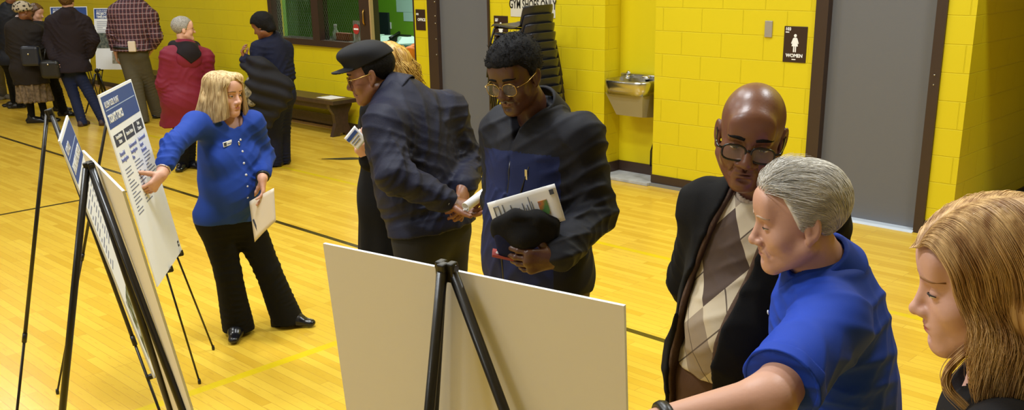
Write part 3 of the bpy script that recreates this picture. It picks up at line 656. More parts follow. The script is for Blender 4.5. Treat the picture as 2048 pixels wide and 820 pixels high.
# ------------------------------------------------------------------ soft bodies: distance fields turned into one smooth mesh
HQ = 1.0
f4 = np.float32
def nrm(a): a = np.asarray(a, float); return a/max(1e-9, np.linalg.norm(a))
def smin(a, b, k):
    if k <= 0: return np.minimum(a, b)
    h = np.clip(.5+.5*(b-a)/k, 0, 1); return b+(a-b)*h-k*h*(1-h)
def smax(a, b, k): return -smin(-a, -b, k)
class Sdf:
    def __init__(s): s.ops = []; s.disp = None
    def cone(s, a, b, ra, rb, k=.02, sq=None, mode='u'):
        "tapered limb from a to b; sq=(axis, factor): thinner along axis by factor"
        a = np.asarray(a, float); b = np.asarray(b, float); ba = b-a; L = max(1e-9, ba@ba)
        R = .5*math.sqrt(L)+max(ra, rb)*1.02
        if sq is not None: ax = nrm(sq[0]); fac = sq[1]
        def f(p):
            q = p-a; t = np.clip(q@ba/L, 0, 1); q = q-t[:, None]*ba
            if sq is not None:
                q = q+(q@ax)[:, None]*ax*(fac-1)
                return (np.sqrt((q*q).sum(1))-(ra+(rb-ra)*t))/fac**.5
            return np.sqrt((q*q).sum(1))-(ra+(rb-ra)*t)
        s.ops.append((mode, f, (a+b)/2, R, k)); return s
    def ell(s, c, r, k=.02, ax=None, mode='u'):
        c = np.asarray(c, float); r = np.asarray(r, float); A = np.eye(3) if ax is None else np.asarray(ax, float)
        def f(p):
            q = (p-c)@A.T; k0 = np.sqrt(((q/r)**2).sum(1)); k1 = np.sqrt(((q/r**2)**2).sum(1))
            return k0*(k0-1)/np.maximum(k1, 1e-6)
        s.ops.append((mode, f, c, r.max(), k)); return s
    def box(s, c, h, rad=.005, k=.005, ax=None, mode='u'):
        c = np.asarray(c, float); h = np.asarray(h, float); A = np.eye(3) if ax is None else np.asarray(ax, float)
        def f(p):
            q = np.abs((p-c)@A.T)-h+rad; return np.sqrt((np.maximum(q, 0)**2).sum(1))+np.minimum(q.max(1), 0)-rad
        s.ops.append((mode, f, c, float(np.linalg.norm(h)), k)); return s
    def path(s, pts, rs, k=.02, sq=None, mode='u'):
        if not hasattr(rs, '__len__'): rs = [rs]*len(pts)
        for i in range(len(pts)-1): s.cone(pts[i], pts[i+1], rs[i], rs[i+1], k, sq, mode)
        return s
    def cut(s, pt, n, k=.004):
        "throw away what lies on the side n points to"
        pt = np.asarray(pt, float); n = nrm(n)
        s.ops.append(('c', lambda p: (p-pt)@n, None, None, k)); return s
    def cutfn(s, fn, k=.004): s.ops.append(('c', fn, None, None, k)); return s
    def ev(s, p, blocks=None, bc=None, br=0, nb=0):
        "p (N,3); with blocks: p is (nb*n,3) and prims are culled per block"
        N = len(p); d = np.full(N, 1.0)
        for mode, f, c, R, k in s.ops:
            if mode == 'c': d = smax(d, f(p), k); continue
            if bc is not None:
                sel = np.sqrt(((bc-c)**2).sum(1)) < R+br+k+.02
                if not sel.any(): continue
                idx = (np.flatnonzero(sel)[:, None]*nb+np.arange(nb)[None]).ravel()
                v = f(p[idx]); o = d[idx]
                d[idx] = smin(o, v, k) if mode == 'u' else smax(o, -v, k)
            else:
                v = f(p); d = smin(d, v, k) if mode == 'u' else smax(d, -v, k)
        if s.disp is not None: d = d-s.disp(p)
        return d
    def mesh(s, h, refine=None, proj=1):
        h = h*HQ; B = 8
        us = [o for o in s.ops if o[0] == 'u']
        lo = np.min([o[2]-o[3] for o in us], 0)-.03; hi = np.max([o[2]+o[3] for o in us], 0)+.03
        nblk = np.ceil((hi-lo)/(h*B)).astype(int)+1
        g = np.stack(np.meshgrid(*[np.arange(n) for n in nblk], indexing='ij'), -1).reshape(-1, 3)
        cen = lo+(g+.5)*B*h-.5*h; br = B*h*.87
        dc = s.ev(cen); act = np.abs(dc) < br*1.35+.012
        A = g[act]; ac = cen[act]; dims = nblk*B
        vol = np.repeat(np.repeat(np.repeat(dc.reshape(nblk).astype(f4), B, 0), B, 1), B, 2)
        off = np.stack(np.meshgrid(*[np.arange(B)]*3, indexing='ij'), -1).reshape(-1, 3)
        for i in range(0, len(A), 400):
            a = A[i:i+400]; ijk = (a[:, None]*B+off[None]).reshape(-1, 3)
            v = s.ev(lo+ijk*h, bc=ac[i:i+400], br=br, nb=B**3, blocks=True)
            vol[ijk[:, 0], ijk[:, 1], ijk[:, 2]] = v
        vol[0] = vol[-1] = 1; vol[:, 0] = vol[:, -1] = 1; vol[:, :, 0] = vol[:, :, -1] = 1
        ins = vol < 0
        c = ins[:-1, :-1, :-1].astype(np.int8)
        cs = sum(ins[x:dims[0]-1+x, y:dims[1]-1+y, z:dims[2]-1+z].astype(np.int8) for x in (0, 1) for y in (0, 1) for z in (0, 1))
        cell = np.argwhere((cs > 0) & (cs < 8))
        ids = np.full(cs.shape, -1, np.int32); ids[cell[:, 0], cell[:, 1], cell[:, 2]] = np.arange(len(cell))
        acc = np.zeros((len(cell), 3)); cnt = np.zeros(len(cell))
        co = [(x, y, z) for x in (0, 1) for y in (0, 1) for z in (0, 1)]
        val = {o: vol[cell[:, 0]+o[0], cell[:, 1]+o[1], cell[:, 2]+o[2]] for o in co}
        for o in co:
            for ax in range(3):
                if o[ax]: continue
                q = list(o); q[ax] = 1; q = tuple(q); a, b_ = val[o], val[q]; m = (a < 0) != (b_ < 0)
                t = np.where(m, a/np.where(np.abs(a-b_) < 1e-9, 1, a-b_), 0)
                pt = np.tile(np.array(o, float), (len(cell), 1)); pt[:, ax] = t
                acc += pt*m[:, None]; cnt += m
        V = lo+(cell+acc/cnt[:, None])*h
        Q = []
        for ax in range(3):
            s0 = [slice(None)]*3; s1 = [slice(None)]*3; s0[ax] = slice(0, -1); s1[ax] = slice(1, None)
            e = np.argwhere(ins[tuple(s0)] != ins[tuple(s1)])
            if not len(e): continue
            u, v = (ax+1) % 3, (ax+2) % 3
            e = e[(e[:, u] > 0) & (e[:, v] > 0)]
            def cid(du, dv):
                k = e.copy(); k[:, u] -= du; k[:, v] -= dv; return ids[k[:, 0], k[:, 1], k[:, 2]]
            q = np.stack([cid(1, 1), cid(0, 1), cid(0, 0), cid(1, 0)], 1)
            fl = ~ins[e[:, 0], e[:, 1], e[:, 2]]
            q[fl] = q[fl][:, ::-1]; Q.append(q[(q >= 0).all(1)])
        Q = np.concatenate(Q)
        V = relax(V, Q, 1, .35)
        if refine is not None:
            for _ in range(refine[1]): V, Q = refine_quads(V, Q, refine[0])
        for _ in range(proj): V = s.project(V, h*.25)
        if refine is not None: V = relax(V, Q, 1, .25)
        return V, Q
    def project(s, V, e=.001):
        d = s.ev(V); G = np.zeros_like(V)
        for i in range(3):
            o = np.zeros(3); o[i] = e; G[:, i] = (s.ev(V+o)-s.ev(V-o))/(2*e)
        gl = np.maximum((G*G).sum(1), .15)
        st = np.clip(d/gl, -.006, .006); return V-G*st[:, None]
def relax(V, Q, it, lam):
    E = np.concatenate([Q[:, [0, 1]], Q[:, [1, 2]], Q[:, [2, 3]], Q[:, [3, 0]]]); n = len(V)
    deg = np.bincount(E[:, 0], minlength=n)+np.bincount(E[:, 1], minlength=n)
    for _ in range(it):
        A = np.stack([np.bincount(E[:, 0], V[E[:, 1], i], n)+np.bincount(E[:, 1], V[E[:, 0], i], n) for i in range(3)], 1)
        V = V+lam*(A/np.maximum(deg, 1)[:, None]-V)
    return V
def refine_quads(V, Q, fn):
    "splits every quad that fn picks into four, keeps the mesh closed by splitting the neighbours' edges too (as n-gons resolved to quads)"
    pick = fn(V[Q].mean(1)); E = {}
    Vn = [V]; n = len(V)
    q = Q[pick]; keep = Q[~pick]
    ed = np.sort(np.concatenate([q[:, [0, 1]], q[:, [1, 2]], q[:, [2, 3]], q[:, [3, 0]]]), 1)
    ue, inv = np.unique(ed, axis=0, return_inverse=True); inv = inv.reshape(4, -1)
    mid = V[ue].mean(1); ce = V[q].mean(1)
    # vertices on the rim of the picked region stay on the straight edge of the unsplit neighbour: hidden, under clothes
    m0 = n; c0 = n+len(mid)
    e0, e1, e2, e3 = [m0+inv[i] for i in range(4)]; c = c0+np.arange(len(q))
    new = np.concatenate([np.stack([q[:, 0], e0, c, e3], 1), np.stack([e0, q[:, 1], e1, c], 1), np.stack([c, e1, q[:, 2], e2], 1), np.stack([e3, c, e2, q[:, 3]], 1)])
    return np.concatenate([V, mid, ce]), np.concatenate([keep, new])
def mesh_obj(name, V, Q, mats, parent, M=None, mi=None, loc=None):
    "V in room coordinates when M is None; else V local to M (room) -> child of an unrotated Empty"
    me = bpy.data.meshes.new(name); base = np.array(parent.location) if parent is not None else np.zeros(3)
    p2 = parent
    if parent is not None and parent.parent is not None: base = base+np.array(parent.parent.location)
    if M is None: V = V-base
    Q = np.asarray(Q); k = Q.shape[1]
    me.vertices.add(len(V)); me.vertices.foreach_set('co', V.astype(f4).ravel())
    me.loops.add(Q.size); me.loops.foreach_set('vertex_index', Q.astype(np.int32).ravel())
    me.polygons.add(len(Q)); me.polygons.foreach_set('loop_start', np.arange(0, Q.size, k, dtype=np.int32)); me.polygons.foreach_set('loop_total', np.full(len(Q), k, np.int32))
    me.polygons.foreach_set('use_smooth', np.ones(len(Q), bool))
    for m in (mats if isinstance(mats, (list, tuple)) else [mats]): me.materials.append(m)
    if mi is not None: me.polygons.foreach_set('material_index', np.asarray(mi, np.int32))
    me.update(); me.validate()
    o = bpy.data.objects.new(name, me); C.objects.link(o); o.parent = parent
    if M is not None: o.matrix_basis = Matrix.Translation(-Vector(base)) @ M
    return o
# cheap smooth noise for folds
def wob(p, f, seed=0, ax=None):
    r = np.random.RandomState(seed); out = np.zeros(len(p))
    for i in range(4):
        k = r.normal(size=3); k /= np.linalg.norm(k); out += np.sin((p@k)*f*(1+.35*i)+r.uniform(0, 6.28)+1.3*np.sin((p@np.roll(k, 1))*f*.6+i))
    return out/4
def ridge(ph): return np.exp(-2.6*np.sin(ph)**2)-.38
def folds(p, a, b, f, amp, seed=0, wid=.25, tw=.8):
    "slanting creases round the limb a-b, strongest around its end b"
    a = np.asarray(a, float); b = np.asarray(b, float); ba = b-a; L = np.linalg.norm(ba); d = ba/L
    t = (p-a)@d; q = p-a-t[:, None]*d; rr_ = np.sqrt((q*q).sum(1)); u = nrm(np.cross(d, [.3, .5, .8])); w = np.cross(d, u)
    ang = np.arctan2(q@w, q@u); ph = t*f*.95+tw*np.sin(ang+seed)*1.5+.7*np.sin(2*ang+seed*1.7)+wob(p, 11, seed)*2.2
    win = np.exp(-((t-L)/wid)**2)*(rr_ < .16)*(t > -.06)
    return amp*1.25*ridge(ph)*win*np.clip(.55+.6*wob(p, 9, seed+4)+.35*np.sin(ang+seed*2.1), 0, 1.3)
def crease(p, d, f, amp, seed):
    "long irregular folds across direction d"
    ph = (p@nrm(d))*f+3.4*wob(p, 7, seed)+1.1*wob(p, 17, seed+2)
    return amp*ridge(ph)*np.clip(.30+1.3*wob(p, 9, seed+1), 0, 1.1)
def drape(p, q, seed, amp, f=52):
    "folds of cloth hanging on a torso"
    o = q-p.J['nb']
    return crease(o, p.u*.85+p.r*.5, f, amp, seed)+crease(o, p.u*.6-p.r*.75+p.f*.2, f*.85, amp*.8, seed+7)+.25*amp*wob(q, 26, seed+3)
# ------------------------------------------------------------------ heads
def head_axes(yaw_dir, pitch=0, roll=0):
    "yaw_dir: horizontal direction faced (x, y); pitch down positive (deg); roll to the person's left positive (deg)"
    f = nrm([yaw_dir[0], yaw_dir[1], 0]); up = np.array([0, 0, 1.]); r = np.cross(f, up)
    p = math.radians(pitch); f2 = f*math.cos(p)-up*math.sin(p); u2 = up*math.cos(p)+f*math.sin(p)
    q = math.radians(roll); r2 = r*math.cos(q)+u2*math.sin(q); u3 = -r*math.sin(q)+u2*math.cos(q)
    return np.array([r2, f2, u3])          # rows: right, forward, up
class Head:
    def __init__(s, c, A, sc=1., female=False, wide=1., nose=1., jaw=1., brow=1., lips=1., cheek=1., chin=1.):
        s.c = np.asarray(c, float); s.A = A; s.sc = sc; s.female = female
        s.wide, s.nose, s.jaw, s.brow, s.lips, s.cheek, s.chin = wide, nose, jaw, brow, lips, cheek, chin
        s.M = frame(A[0], A[1], A[2], s.c)
    def w(s, x, y, z): return s.c+(s.A[0]*x+s.A[1]*y+s.A[2]*z)*s.sc
    def loc(s, p): return ((p-s.c)@s.A.T)/s.sc
    def add(s, S, neck, rn, detail=True):
        q = s.sc; w = s.w; A = s.A; wd = s.wide; E = lambda c, r, k=.02, ax=None, mode='u': S.ell(w(*c), np.array(r)*q, k*q, A if ax is None else ax, mode)
        K = lambda a, b, ra, rb, k=.02, mode='u': S.cone(w(*a), w(*b), ra*q, rb*q, k*q, None, mode)
        S.cone(w(0, -.022, -.065), neck, .054*q, rn, .02)
        E((0, -.014, .037), (.0765*wd, .098, .083), .0)
        E((0, .028, -.03), (.064*wd, .062, .082), .03)
        jw = .056*s.jaw*wd
        for sx in (-1, 1):
            K((sx*jw, .0, -.058), (sx*.016, .066, -.101*s.chin), .017, .018, .028)
            E((sx*.043*wd, .055, -.034), (.021, .02, .022*s.cheek), .022)
        E((0, .072, -.103*s.chin), (.021, .017, .016), .02)
        K((-.036, .0735, .02), (.036, .0735, .02), .0115*s.brow, .0115*s.brow, .018)
        E((0, .072, .05), (.05, .02, .03), .03)
        if not detail:
            K((0, .084, .0), (0, .106, -.036), .008, .012, .012)
            for sx in (-1, 1): E((sx*.078*wd, -.010, -.012), (.009, .019, .032), .006)
            return
        for sx in (-1, 1): E((sx*.0325, .094, -.003), (.0195, .0155, .0125), .012, None, 'd')
        for sx in (-1, 1): E((sx*.032, .0725, -.003), (.0134, .0130, .0130), .003)       # lids over the eyeball
        n = s.nose
        K((0, .084, .006), (0, .103, -.032), .0075, .0105*n, .012)
        E((0, .1055, -.037), (.0125*n, .011, .0105), .007)
        for sx in (-1, 1):
            E((sx*.0125*n, .0945, -.0405), (.0095*n, .0115, .0085), .006)
            E((sx*.0065*n, .0985, -.0492), (.0038, .0055, .0032), .003, None, 'd')
        E((0, .0745, -.067), (.032, .0185, .026), .02)
        l = s.lips
        E((0, .0895, -.0635), (.0225, .0085*l, .0055*l), .005); E((0, .0885, -.0735), (.0195, .0085*l, .0065*l), .005)
        E((0, .1, -.0682), (.024, .0125, .0014), .002, None, 'd')
        E((0, .0925, -.055), (.004, .006, .008), .005, None, 'd')
        E((0, .092, -.0845), (.014, .007, .006), .008, None, 'd')
        for sx in (-1, 1):
            if not s.female: K((sx*.0215, .0865, -.046), (sx*.033, .0765, -.072), .0016, .0012, .010, 'd')      # smile folds
            ca, sa = math.cos(.38), math.sin(.38); on = A[0]*sx*ca+A[1]*sa; fw = A[1]*ca-A[0]*sx*sa; ct, st_ = math.cos(.2), math.sin(.2)
            e2 = np.array([on, fw*ct+A[2]*st_, A[2]*ct-fw*st_])
            E((sx*.0795*wd, -.012, -.010), (.0075, .0185, .0325), .005, e2)
            E((sx*.0865*wd, -.009, -.006), (.0055, .0105, .0205), .005, e2, 'd')
            E((sx*.078*wd, -.0045, -.012), (.005, .0045, .009), .004)
            E((sx*.0765*wd, -.0035, -.038), (.0065, .0085, .0095), .005)
    def lip_weight(s, V):
        p = s.loc(V); return np.clip(2.2*(1.05-np.sqrt((p[:, 0]/.0225)**2+((p[:, 2]+.0685)/.0095)**2)), 0, 1)*(p[:, 1] > .076)
def almond(h, sx, el=.55, look=0):
    "visible part of an eyeball: sclera, iris, pupil by material"
    bm = bmesh.new(); R = .0147; nu, nv = 21, 9; c = Vector((sx*.032, .0725, -.003)); g = []
    for i in range(nu):
        u = -1+2*i/(nu-1); row = []
        for j in range(nv):
            v = -1+2*j/(nv-1); az = u*.62+sx*.55*max(0, u*sx); hh = el*.38*(1-u*u)**.75+.004; e = v*hh-.08
            row.append(bm.verts.new(c+Vector((math.sin(az)*math.cos(e), math.cos(az)*math.cos(e), math.sin(e)))*R))
        g.append(row)
    for i in range(nu-1):
        for j in range(nv-1):
            f = bm.faces.new((g[i][j], g[i+1][j], g[i+1][j+1], g[i][j+1])); f.smooth = True
            q = f.calc_center_median()-c; d = math.hypot(q.x/R-look, q.z/R+.08)
            f.material_index = 2 if d < .17 else 1 if d < .40 else 0
    return bm
M_SCL = mat('eye_white', S(226, 218, 208), .2); M_IRISB = mat('brown_iris', S(58, 36, 22), .15); M_IRISG = mat('grey_iris', S(84, 104, 116), .15); M_PUP = mat('pupil', S(10, 8, 8), .1)
M_LASH = mat('dark_lash', S(34, 24, 20), .6)
def hm(par, h):
    "matrix that puts a head-local mesh under the person"
    b = Vector((0, 0, 0)); q = par
    while q is not None: b += q.location; q = q.parent
    return Matrix.Translation(-b) @ h.M @ Matrix.Scale(h.sc, 4)
def eyes(par, h, iris, open_=.55, look=0, lash=.0011, browm=None, brow_w=.0042, brow_z=.0215, browtilt=0, S=None):
    for sx in (-1, 1):
        bm = almond(h, sx, open_, look); mb = MB(); mb.bm = bm
        e = mb.build('eye', [M_SCL, iris, M_PUP], par, hm(par, h), True)
        pts = []; pl = []
        for i in range(11):
            u = -1+.2*i; az = u*.65+sx*.58*max(0, u*sx); hh = open_*.38*max(0, 1-u*u)**.75+.004; c = Vector((sx*.032, .0725, -.003))
            ee = hh-.075; pts.append(c+Vector((math.sin(az)*math.cos(ee), math.cos(az)*math.cos(ee), math.sin(ee)))*.0150)
        MB().tube(pts, [lash*(.5+.5*math.sin(PI*i/10)) for i in range(11)], 6).build('eyelash', M_LASH, par, hm(par, h))
        if browm is not None:
            pb = []
            for i in range(9):
                t = i/8; x = .013+.040*t; z = brow_z+.0045*math.sin(PI*t*.9)-.003*t+browtilt*t; y = .0865-.020*t*t-.001
                if S is not None: y = float(h.loc(on_surface(S, h.w(sx*x, .05, z), h.A[1], .08*h.sc, .001)[None])[0, 1])+.0005
                pb.append((sx*x, y, z))
            MB().tube(pb, [brow_w*(.55+.6*math.sin(PI*min(1, .25+.8*i/8))) for i in range(9)], 8, flat=((0, 1, 0), .55)).build('eyebrow', browm, par, hm(par, h))
def glasses(par, h, framem, rx=.025, rz=.018, z=-.004, y=.098, r=.0017, lens=None, square=2.6, half=False):
    fr = MB(); n = 28; mats_l = lens or MATS['lens_glass']
    for sx in (-1, 1):
        o = []
        for i in range(n):
            a = 2*PI*i/n; ca, sa = math.cos(a), math.sin(a)
            x = rx*math.copysign(abs(ca)**(2/square), ca); zz = rz*math.copysign(abs(sa)**(2/square), sa)
            o.append(Vector((sx*.0335+x, y-.16*abs(sx*.0335+x)**1.0*.35-.25*0, z+zz)))
        fr.tube(o+[o[0]], r, 6, caps=False)
        lb = MB(); lb.bm.faces.new([lb.bm.verts.new(p) for p in o]); 
        r0 = lb.bm.faces[:] if False else list(lb.bm.faces)
        ex = bmesh.ops.extrude_face_region(lb.bm, geom=r0)
        for v in [g_ for g_ in ex['geom'] if isinstance(g_, bmesh.types.BMVert)]: v.co.y -= .0012
        s_ = (sx, lb)
        if sx == -1: L1 = lb
        else: L2 = lb
        xo = sx*(.0335+rx); fr.tube([(xo, y-.006, z+rz*.35), (xo+sx*.012, y-.012, z+rz*.4), (sx*.079*h.wide, .05, z+.006), (sx*.082*h.wide, -.01, z+.012), (sx*.081*h.wide, -.03, z-.006)], r*1.05, 6)
    fr.tube([(-.0335+rx-.001, y-.002, z+rz*.3), (0, y+.002, z+rz*.55), (.0335-rx+.001, y-.002, z+rz*.3)], r*1.05, 6)
    g = fr.build('eyeglasses', framem, par, hm(par, h))
    for L in (L1, L2): L.build('lens', mats_l, g, Matrix.Identity(4))
    return g
lm = mat('lens_glass', (.95, .95, .92, 1), .03); lm.node_tree.nodes['Principled BSDF'].inputs['Transmission Weight'].default_value = .96; lm.node_tree.nodes['Principled BSDF'].inputs['IOR'].default_value = 1.12
M_GOLD = mat('gold_wire_frame', S(190, 160, 96), .25, 1)
# ------------------------------------------------------------------ hands
def hand(S, wr, d, pn, side, curl=(20, 25, 30, 35), thumb=(35, 20), spread=4, sc=1., rw=.026, splay=None, curl2=1.0):
    """wr wrist, d direction of the palm, pn direction the PALM faces, side: +1 thumb on cross(d, pn) side, -1 the other.
    curl: bend at each finger's base in degrees (index first)"""
    wr = np.asarray(wr, float); d = nrm(d); pn = nrm(np.asarray(pn, float)-d*(np.dot(pn, d))); t = np.cross(d, pn)*side
    m = lambda x, y, z: wr+(d*x+t*y+pn*z)*sc
    S.cone(m(0, 0, 0), m(.03, .004, .0), rw*sc, .029*sc, .015, (pn, 1.6))
    S.path([m(.015, .012, .002), m(.085, .026, .0)], [.022*sc, .0165*sc], .01, (pn, 1.45))
    S.path([m(.015, -.010, .002), m(.078, -.026, .0)], [.021*sc, .0155*sc], .012, (pn, 1.45))
    S.path([m(.015, 0, .002), m(.088, .002, -.001)], [.024*sc, .0175*sc], .012, (pn, 1.45))
    L = ((.041, .025, .021), (.046, .029, .022), (.042, .027, .021), (.033, .020, .019)); R = (.0092, .0094, .0089, .0078)
    rs = lambda v, a, x: v*math.cos(a)+x*math.sin(a)
    for i in range(4):
        y = .0295-.0195*i; st = m(.083-.004*abs(i-1)-(.005 if i == 3 else 0), y, -.001)
        c = math.radians(curl[i]); sp = math.radians(spread*(1.4-i)+(splay[i] if splay else 0))
        d0 = nrm(d*math.cos(sp)+t*math.sin(sp)); pts = [st]; ang = 0
        for j, (ln, ad) in enumerate(zip(L[i], (1., .9*curl2, .6*curl2))):
            ang += c*ad; v = d0*math.cos(ang)+pn*math.sin(ang); pts.append(pts[-1]+v*ln*sc)
        r = R[i]*sc
        S.path(pts, [r*1.1, r, r*.95, r*.82], .004)
    a, bnd = math.radians(thumb[0]), math.radians(thumb[1])
    v0 = nrm(d*math.cos(a)+t*math.sin(a)+pn*.45); v1 = nrm(v0*math.cos(bnd)+(d*.5+pn*.6)*math.sin(bnd))
    p0 = m(.018, .018, .008); p1 = p0+v0*.045*sc; p2 = p1+v1*.034*sc; p3 = p2+v1*.026*sc
    S.path([p0, p1, p2, p3], [.0165*sc, .0125*sc, .0108*sc, .0088*sc], .008)
    return m
# ------------------------------------------------------------------ hair strands as thin tapered tubes
def strands(paths, r0, r1=.25, n=3):
    "paths: list of (k,3) arrays, same k -> verts, quads"
    Pn = np.asarray(paths); N, K, _ = Pn.shape
    T = np.gradient(Pn, axis=1); T /= np.maximum(np.linalg.norm(T, axis=2, keepdims=True), 1e-9)
    U = np.zeros_like(Pn); u_ = np.cross(T[:, 0], np.where(np.abs(T[:, 0, 2:3]) < .9, np.array([0, 0, 1.]), np.array([1., 0, 0])))
    for k in range(K):
        u_ = u_-T[:, k]*(u_*T[:, k]).sum(1, keepdims=True); u_ /= np.maximum(np.linalg.norm(u_, axis=1, keepdims=True), 1e-9); U[:, k] = u_
    Wv = np.cross(T, U)
    s = np.linspace(0, 1, K); rad = (np.asarray(r0).reshape(-1, 1) if hasattr(r0, '__len__') else np.full((N, 1), r0))*(np.minimum(1, .4+s*6)*(1-(1-r1)*s**2))[None]
    V = np.stack([Pn+(U*math.cos(a)+Wv*math.sin(a))*rad[..., None] for a in [2*PI*i/n for i in range(n)]], 2)   # N,K,n,3
    idx = np.arange(N*K*n).reshape(N, K, n); a = idx[:, :-1]; b = idx[:, 1:]
    Q = np.stack([a, np.roll(a, -1, 2), np.roll(b, -1, 2), b], -1).reshape(-1, 4)
    return V.reshape(-1, 3), Q
def hair_mat(name, c1, c2, rough=.38, axis=(1, 1, .12), scale=90, spec=.4):
    m = mat(name, c1, rough, spec=spec); q = NT(m); x, y, z, v = q.xyz('Object')
    mp = q.n('ShaderNodeMapping'); mp.inputs['Scale'].default_value = axis; q.t.links.new(v, mp.inputs[0])
    nz = q.n('ShaderNodeTexNoise'); nz.inputs['Scale'].default_value = scale; nz.inputs['Detail'].default_value = 4; q.t.links.new(mp.outputs[0], nz.inputs['Vector'])
    r = q.n('ShaderNodeValToRGB'); r.color_ramp.elements[0].position = .34; r.color_ramp.elements[1].position = .66; r.color_ramp.elements[0].color = c1; r.color_ramp.elements[1].color = c2
    q.t.links.new(nz.outputs['Fac'], r.inputs[0]); q.t.links.new(r.outputs[0], q.b.inputs['Base Color'])
    bp = q.n('ShaderNodeBump'); bp.inputs['Strength'].default_value = .5; bp.inputs['Distance'].default_value = .004; q.t.links.new(nz.outputs['Fac'], bp.inputs['Height']); q.t.links.new(bp.outputs[0], q.b.inputs['Normal'])
    return m
def skin(name, col, rough=.5, lip=None, bump=.05):
    m = mat(name, col, rough, bump=bump, scale=140); q = NT(m); at = q.n('ShaderNodeAttribute'); at.attribute_name = 'lip_tint'
    nz = q.n('ShaderNodeTexNoise'); nz.inputs['Scale'].default_value = 14; nz.inputs['Detail'].default_value = 4
    tc = q.n('ShaderNodeTexCoord'); q.t.links.new(tc.outputs['Object'], nz.inputs['Vector'])
    c = q.mix(q.math('MULTIPLY', nz.outputs['Fac'], .35), col, (col[0]*.92, col[1]*.76, col[2]*.70, 1))
    c = q.mix(q.math('MULTIPLY', at.outputs['Fac'], .85), c, lip or (col[0]*.75, col[1]*.42, col[2]*.40, 1)); q.put(q.b.inputs['Base Color'], c)
    return m
def flow_strands(h, n, line, dirfn, length, lift, r, seed, thick=.010, steps=9, zlow=0., wave=0., jit=.18, rad=(.0765, .098, .083)):
    "short hair combed over the scalp: roots anywhere inside the hairline, combed along dirfn"
    rs_ = np.random.RandomState(seed); R_ = np.array(rad)*np.array([h.wide, 1, 1])+thick; cen = np.array([0, -.014, .037])
    v = rs_.normal(size=(n*3, 3)); v /= np.linalg.norm(v, axis=1, keepdims=True); c = cen+v*R_
    c = c[c[:, 2] > np.interp(c[:, 1], *line)+zlow][:n]; m = len(c); L_ = length*rs_.uniform(.6, 1.15, m); off = rs_.uniform(.2, 1, m)*lift; jt = rs_.normal(0, jit, (m, 3)); ph = rs_.uniform(0, 6.28, m)
    out = []
    for k in range(steps):
        t = k/(steps-1); q = (c-cen)/R_; q /= np.linalg.norm(q, axis=1, keepdims=True); c = cen+q*R_; nn = q/R_; nn /= np.linalg.norm(nn, axis=1, keepdims=True)
        out.append(c+nn*(off*math.sin(min(1, t*1.6)*PI*.5)-(.003 if k == 0 else 0))[:, None]); d = dirfn(c, t)+jt+wave*np.sin(ph+t*5)[:, None]*np.array([1, 0, 0])
        d = d-nn*(d*nn).sum(1)[:, None]; d /= np.maximum(np.linalg.norm(d, axis=1, keepdims=True), 1e-6); c = c+d*(L_/(steps-1))[:, None]
    P3 = np.stack(out, 1).reshape(-1, 3); W3 = h.c+(P3@h.A)*h.sc
    return W3.reshape(m, steps, 3), rs_.uniform(.65, 1.2, m)*r
def cloth(name, col, rough=.8, bump=.12, scale=420, var=0, sheen=.0): return mat(name, col, rough, bump=bump, scale=scale, var=var, sheen=sheen, spec=.25)
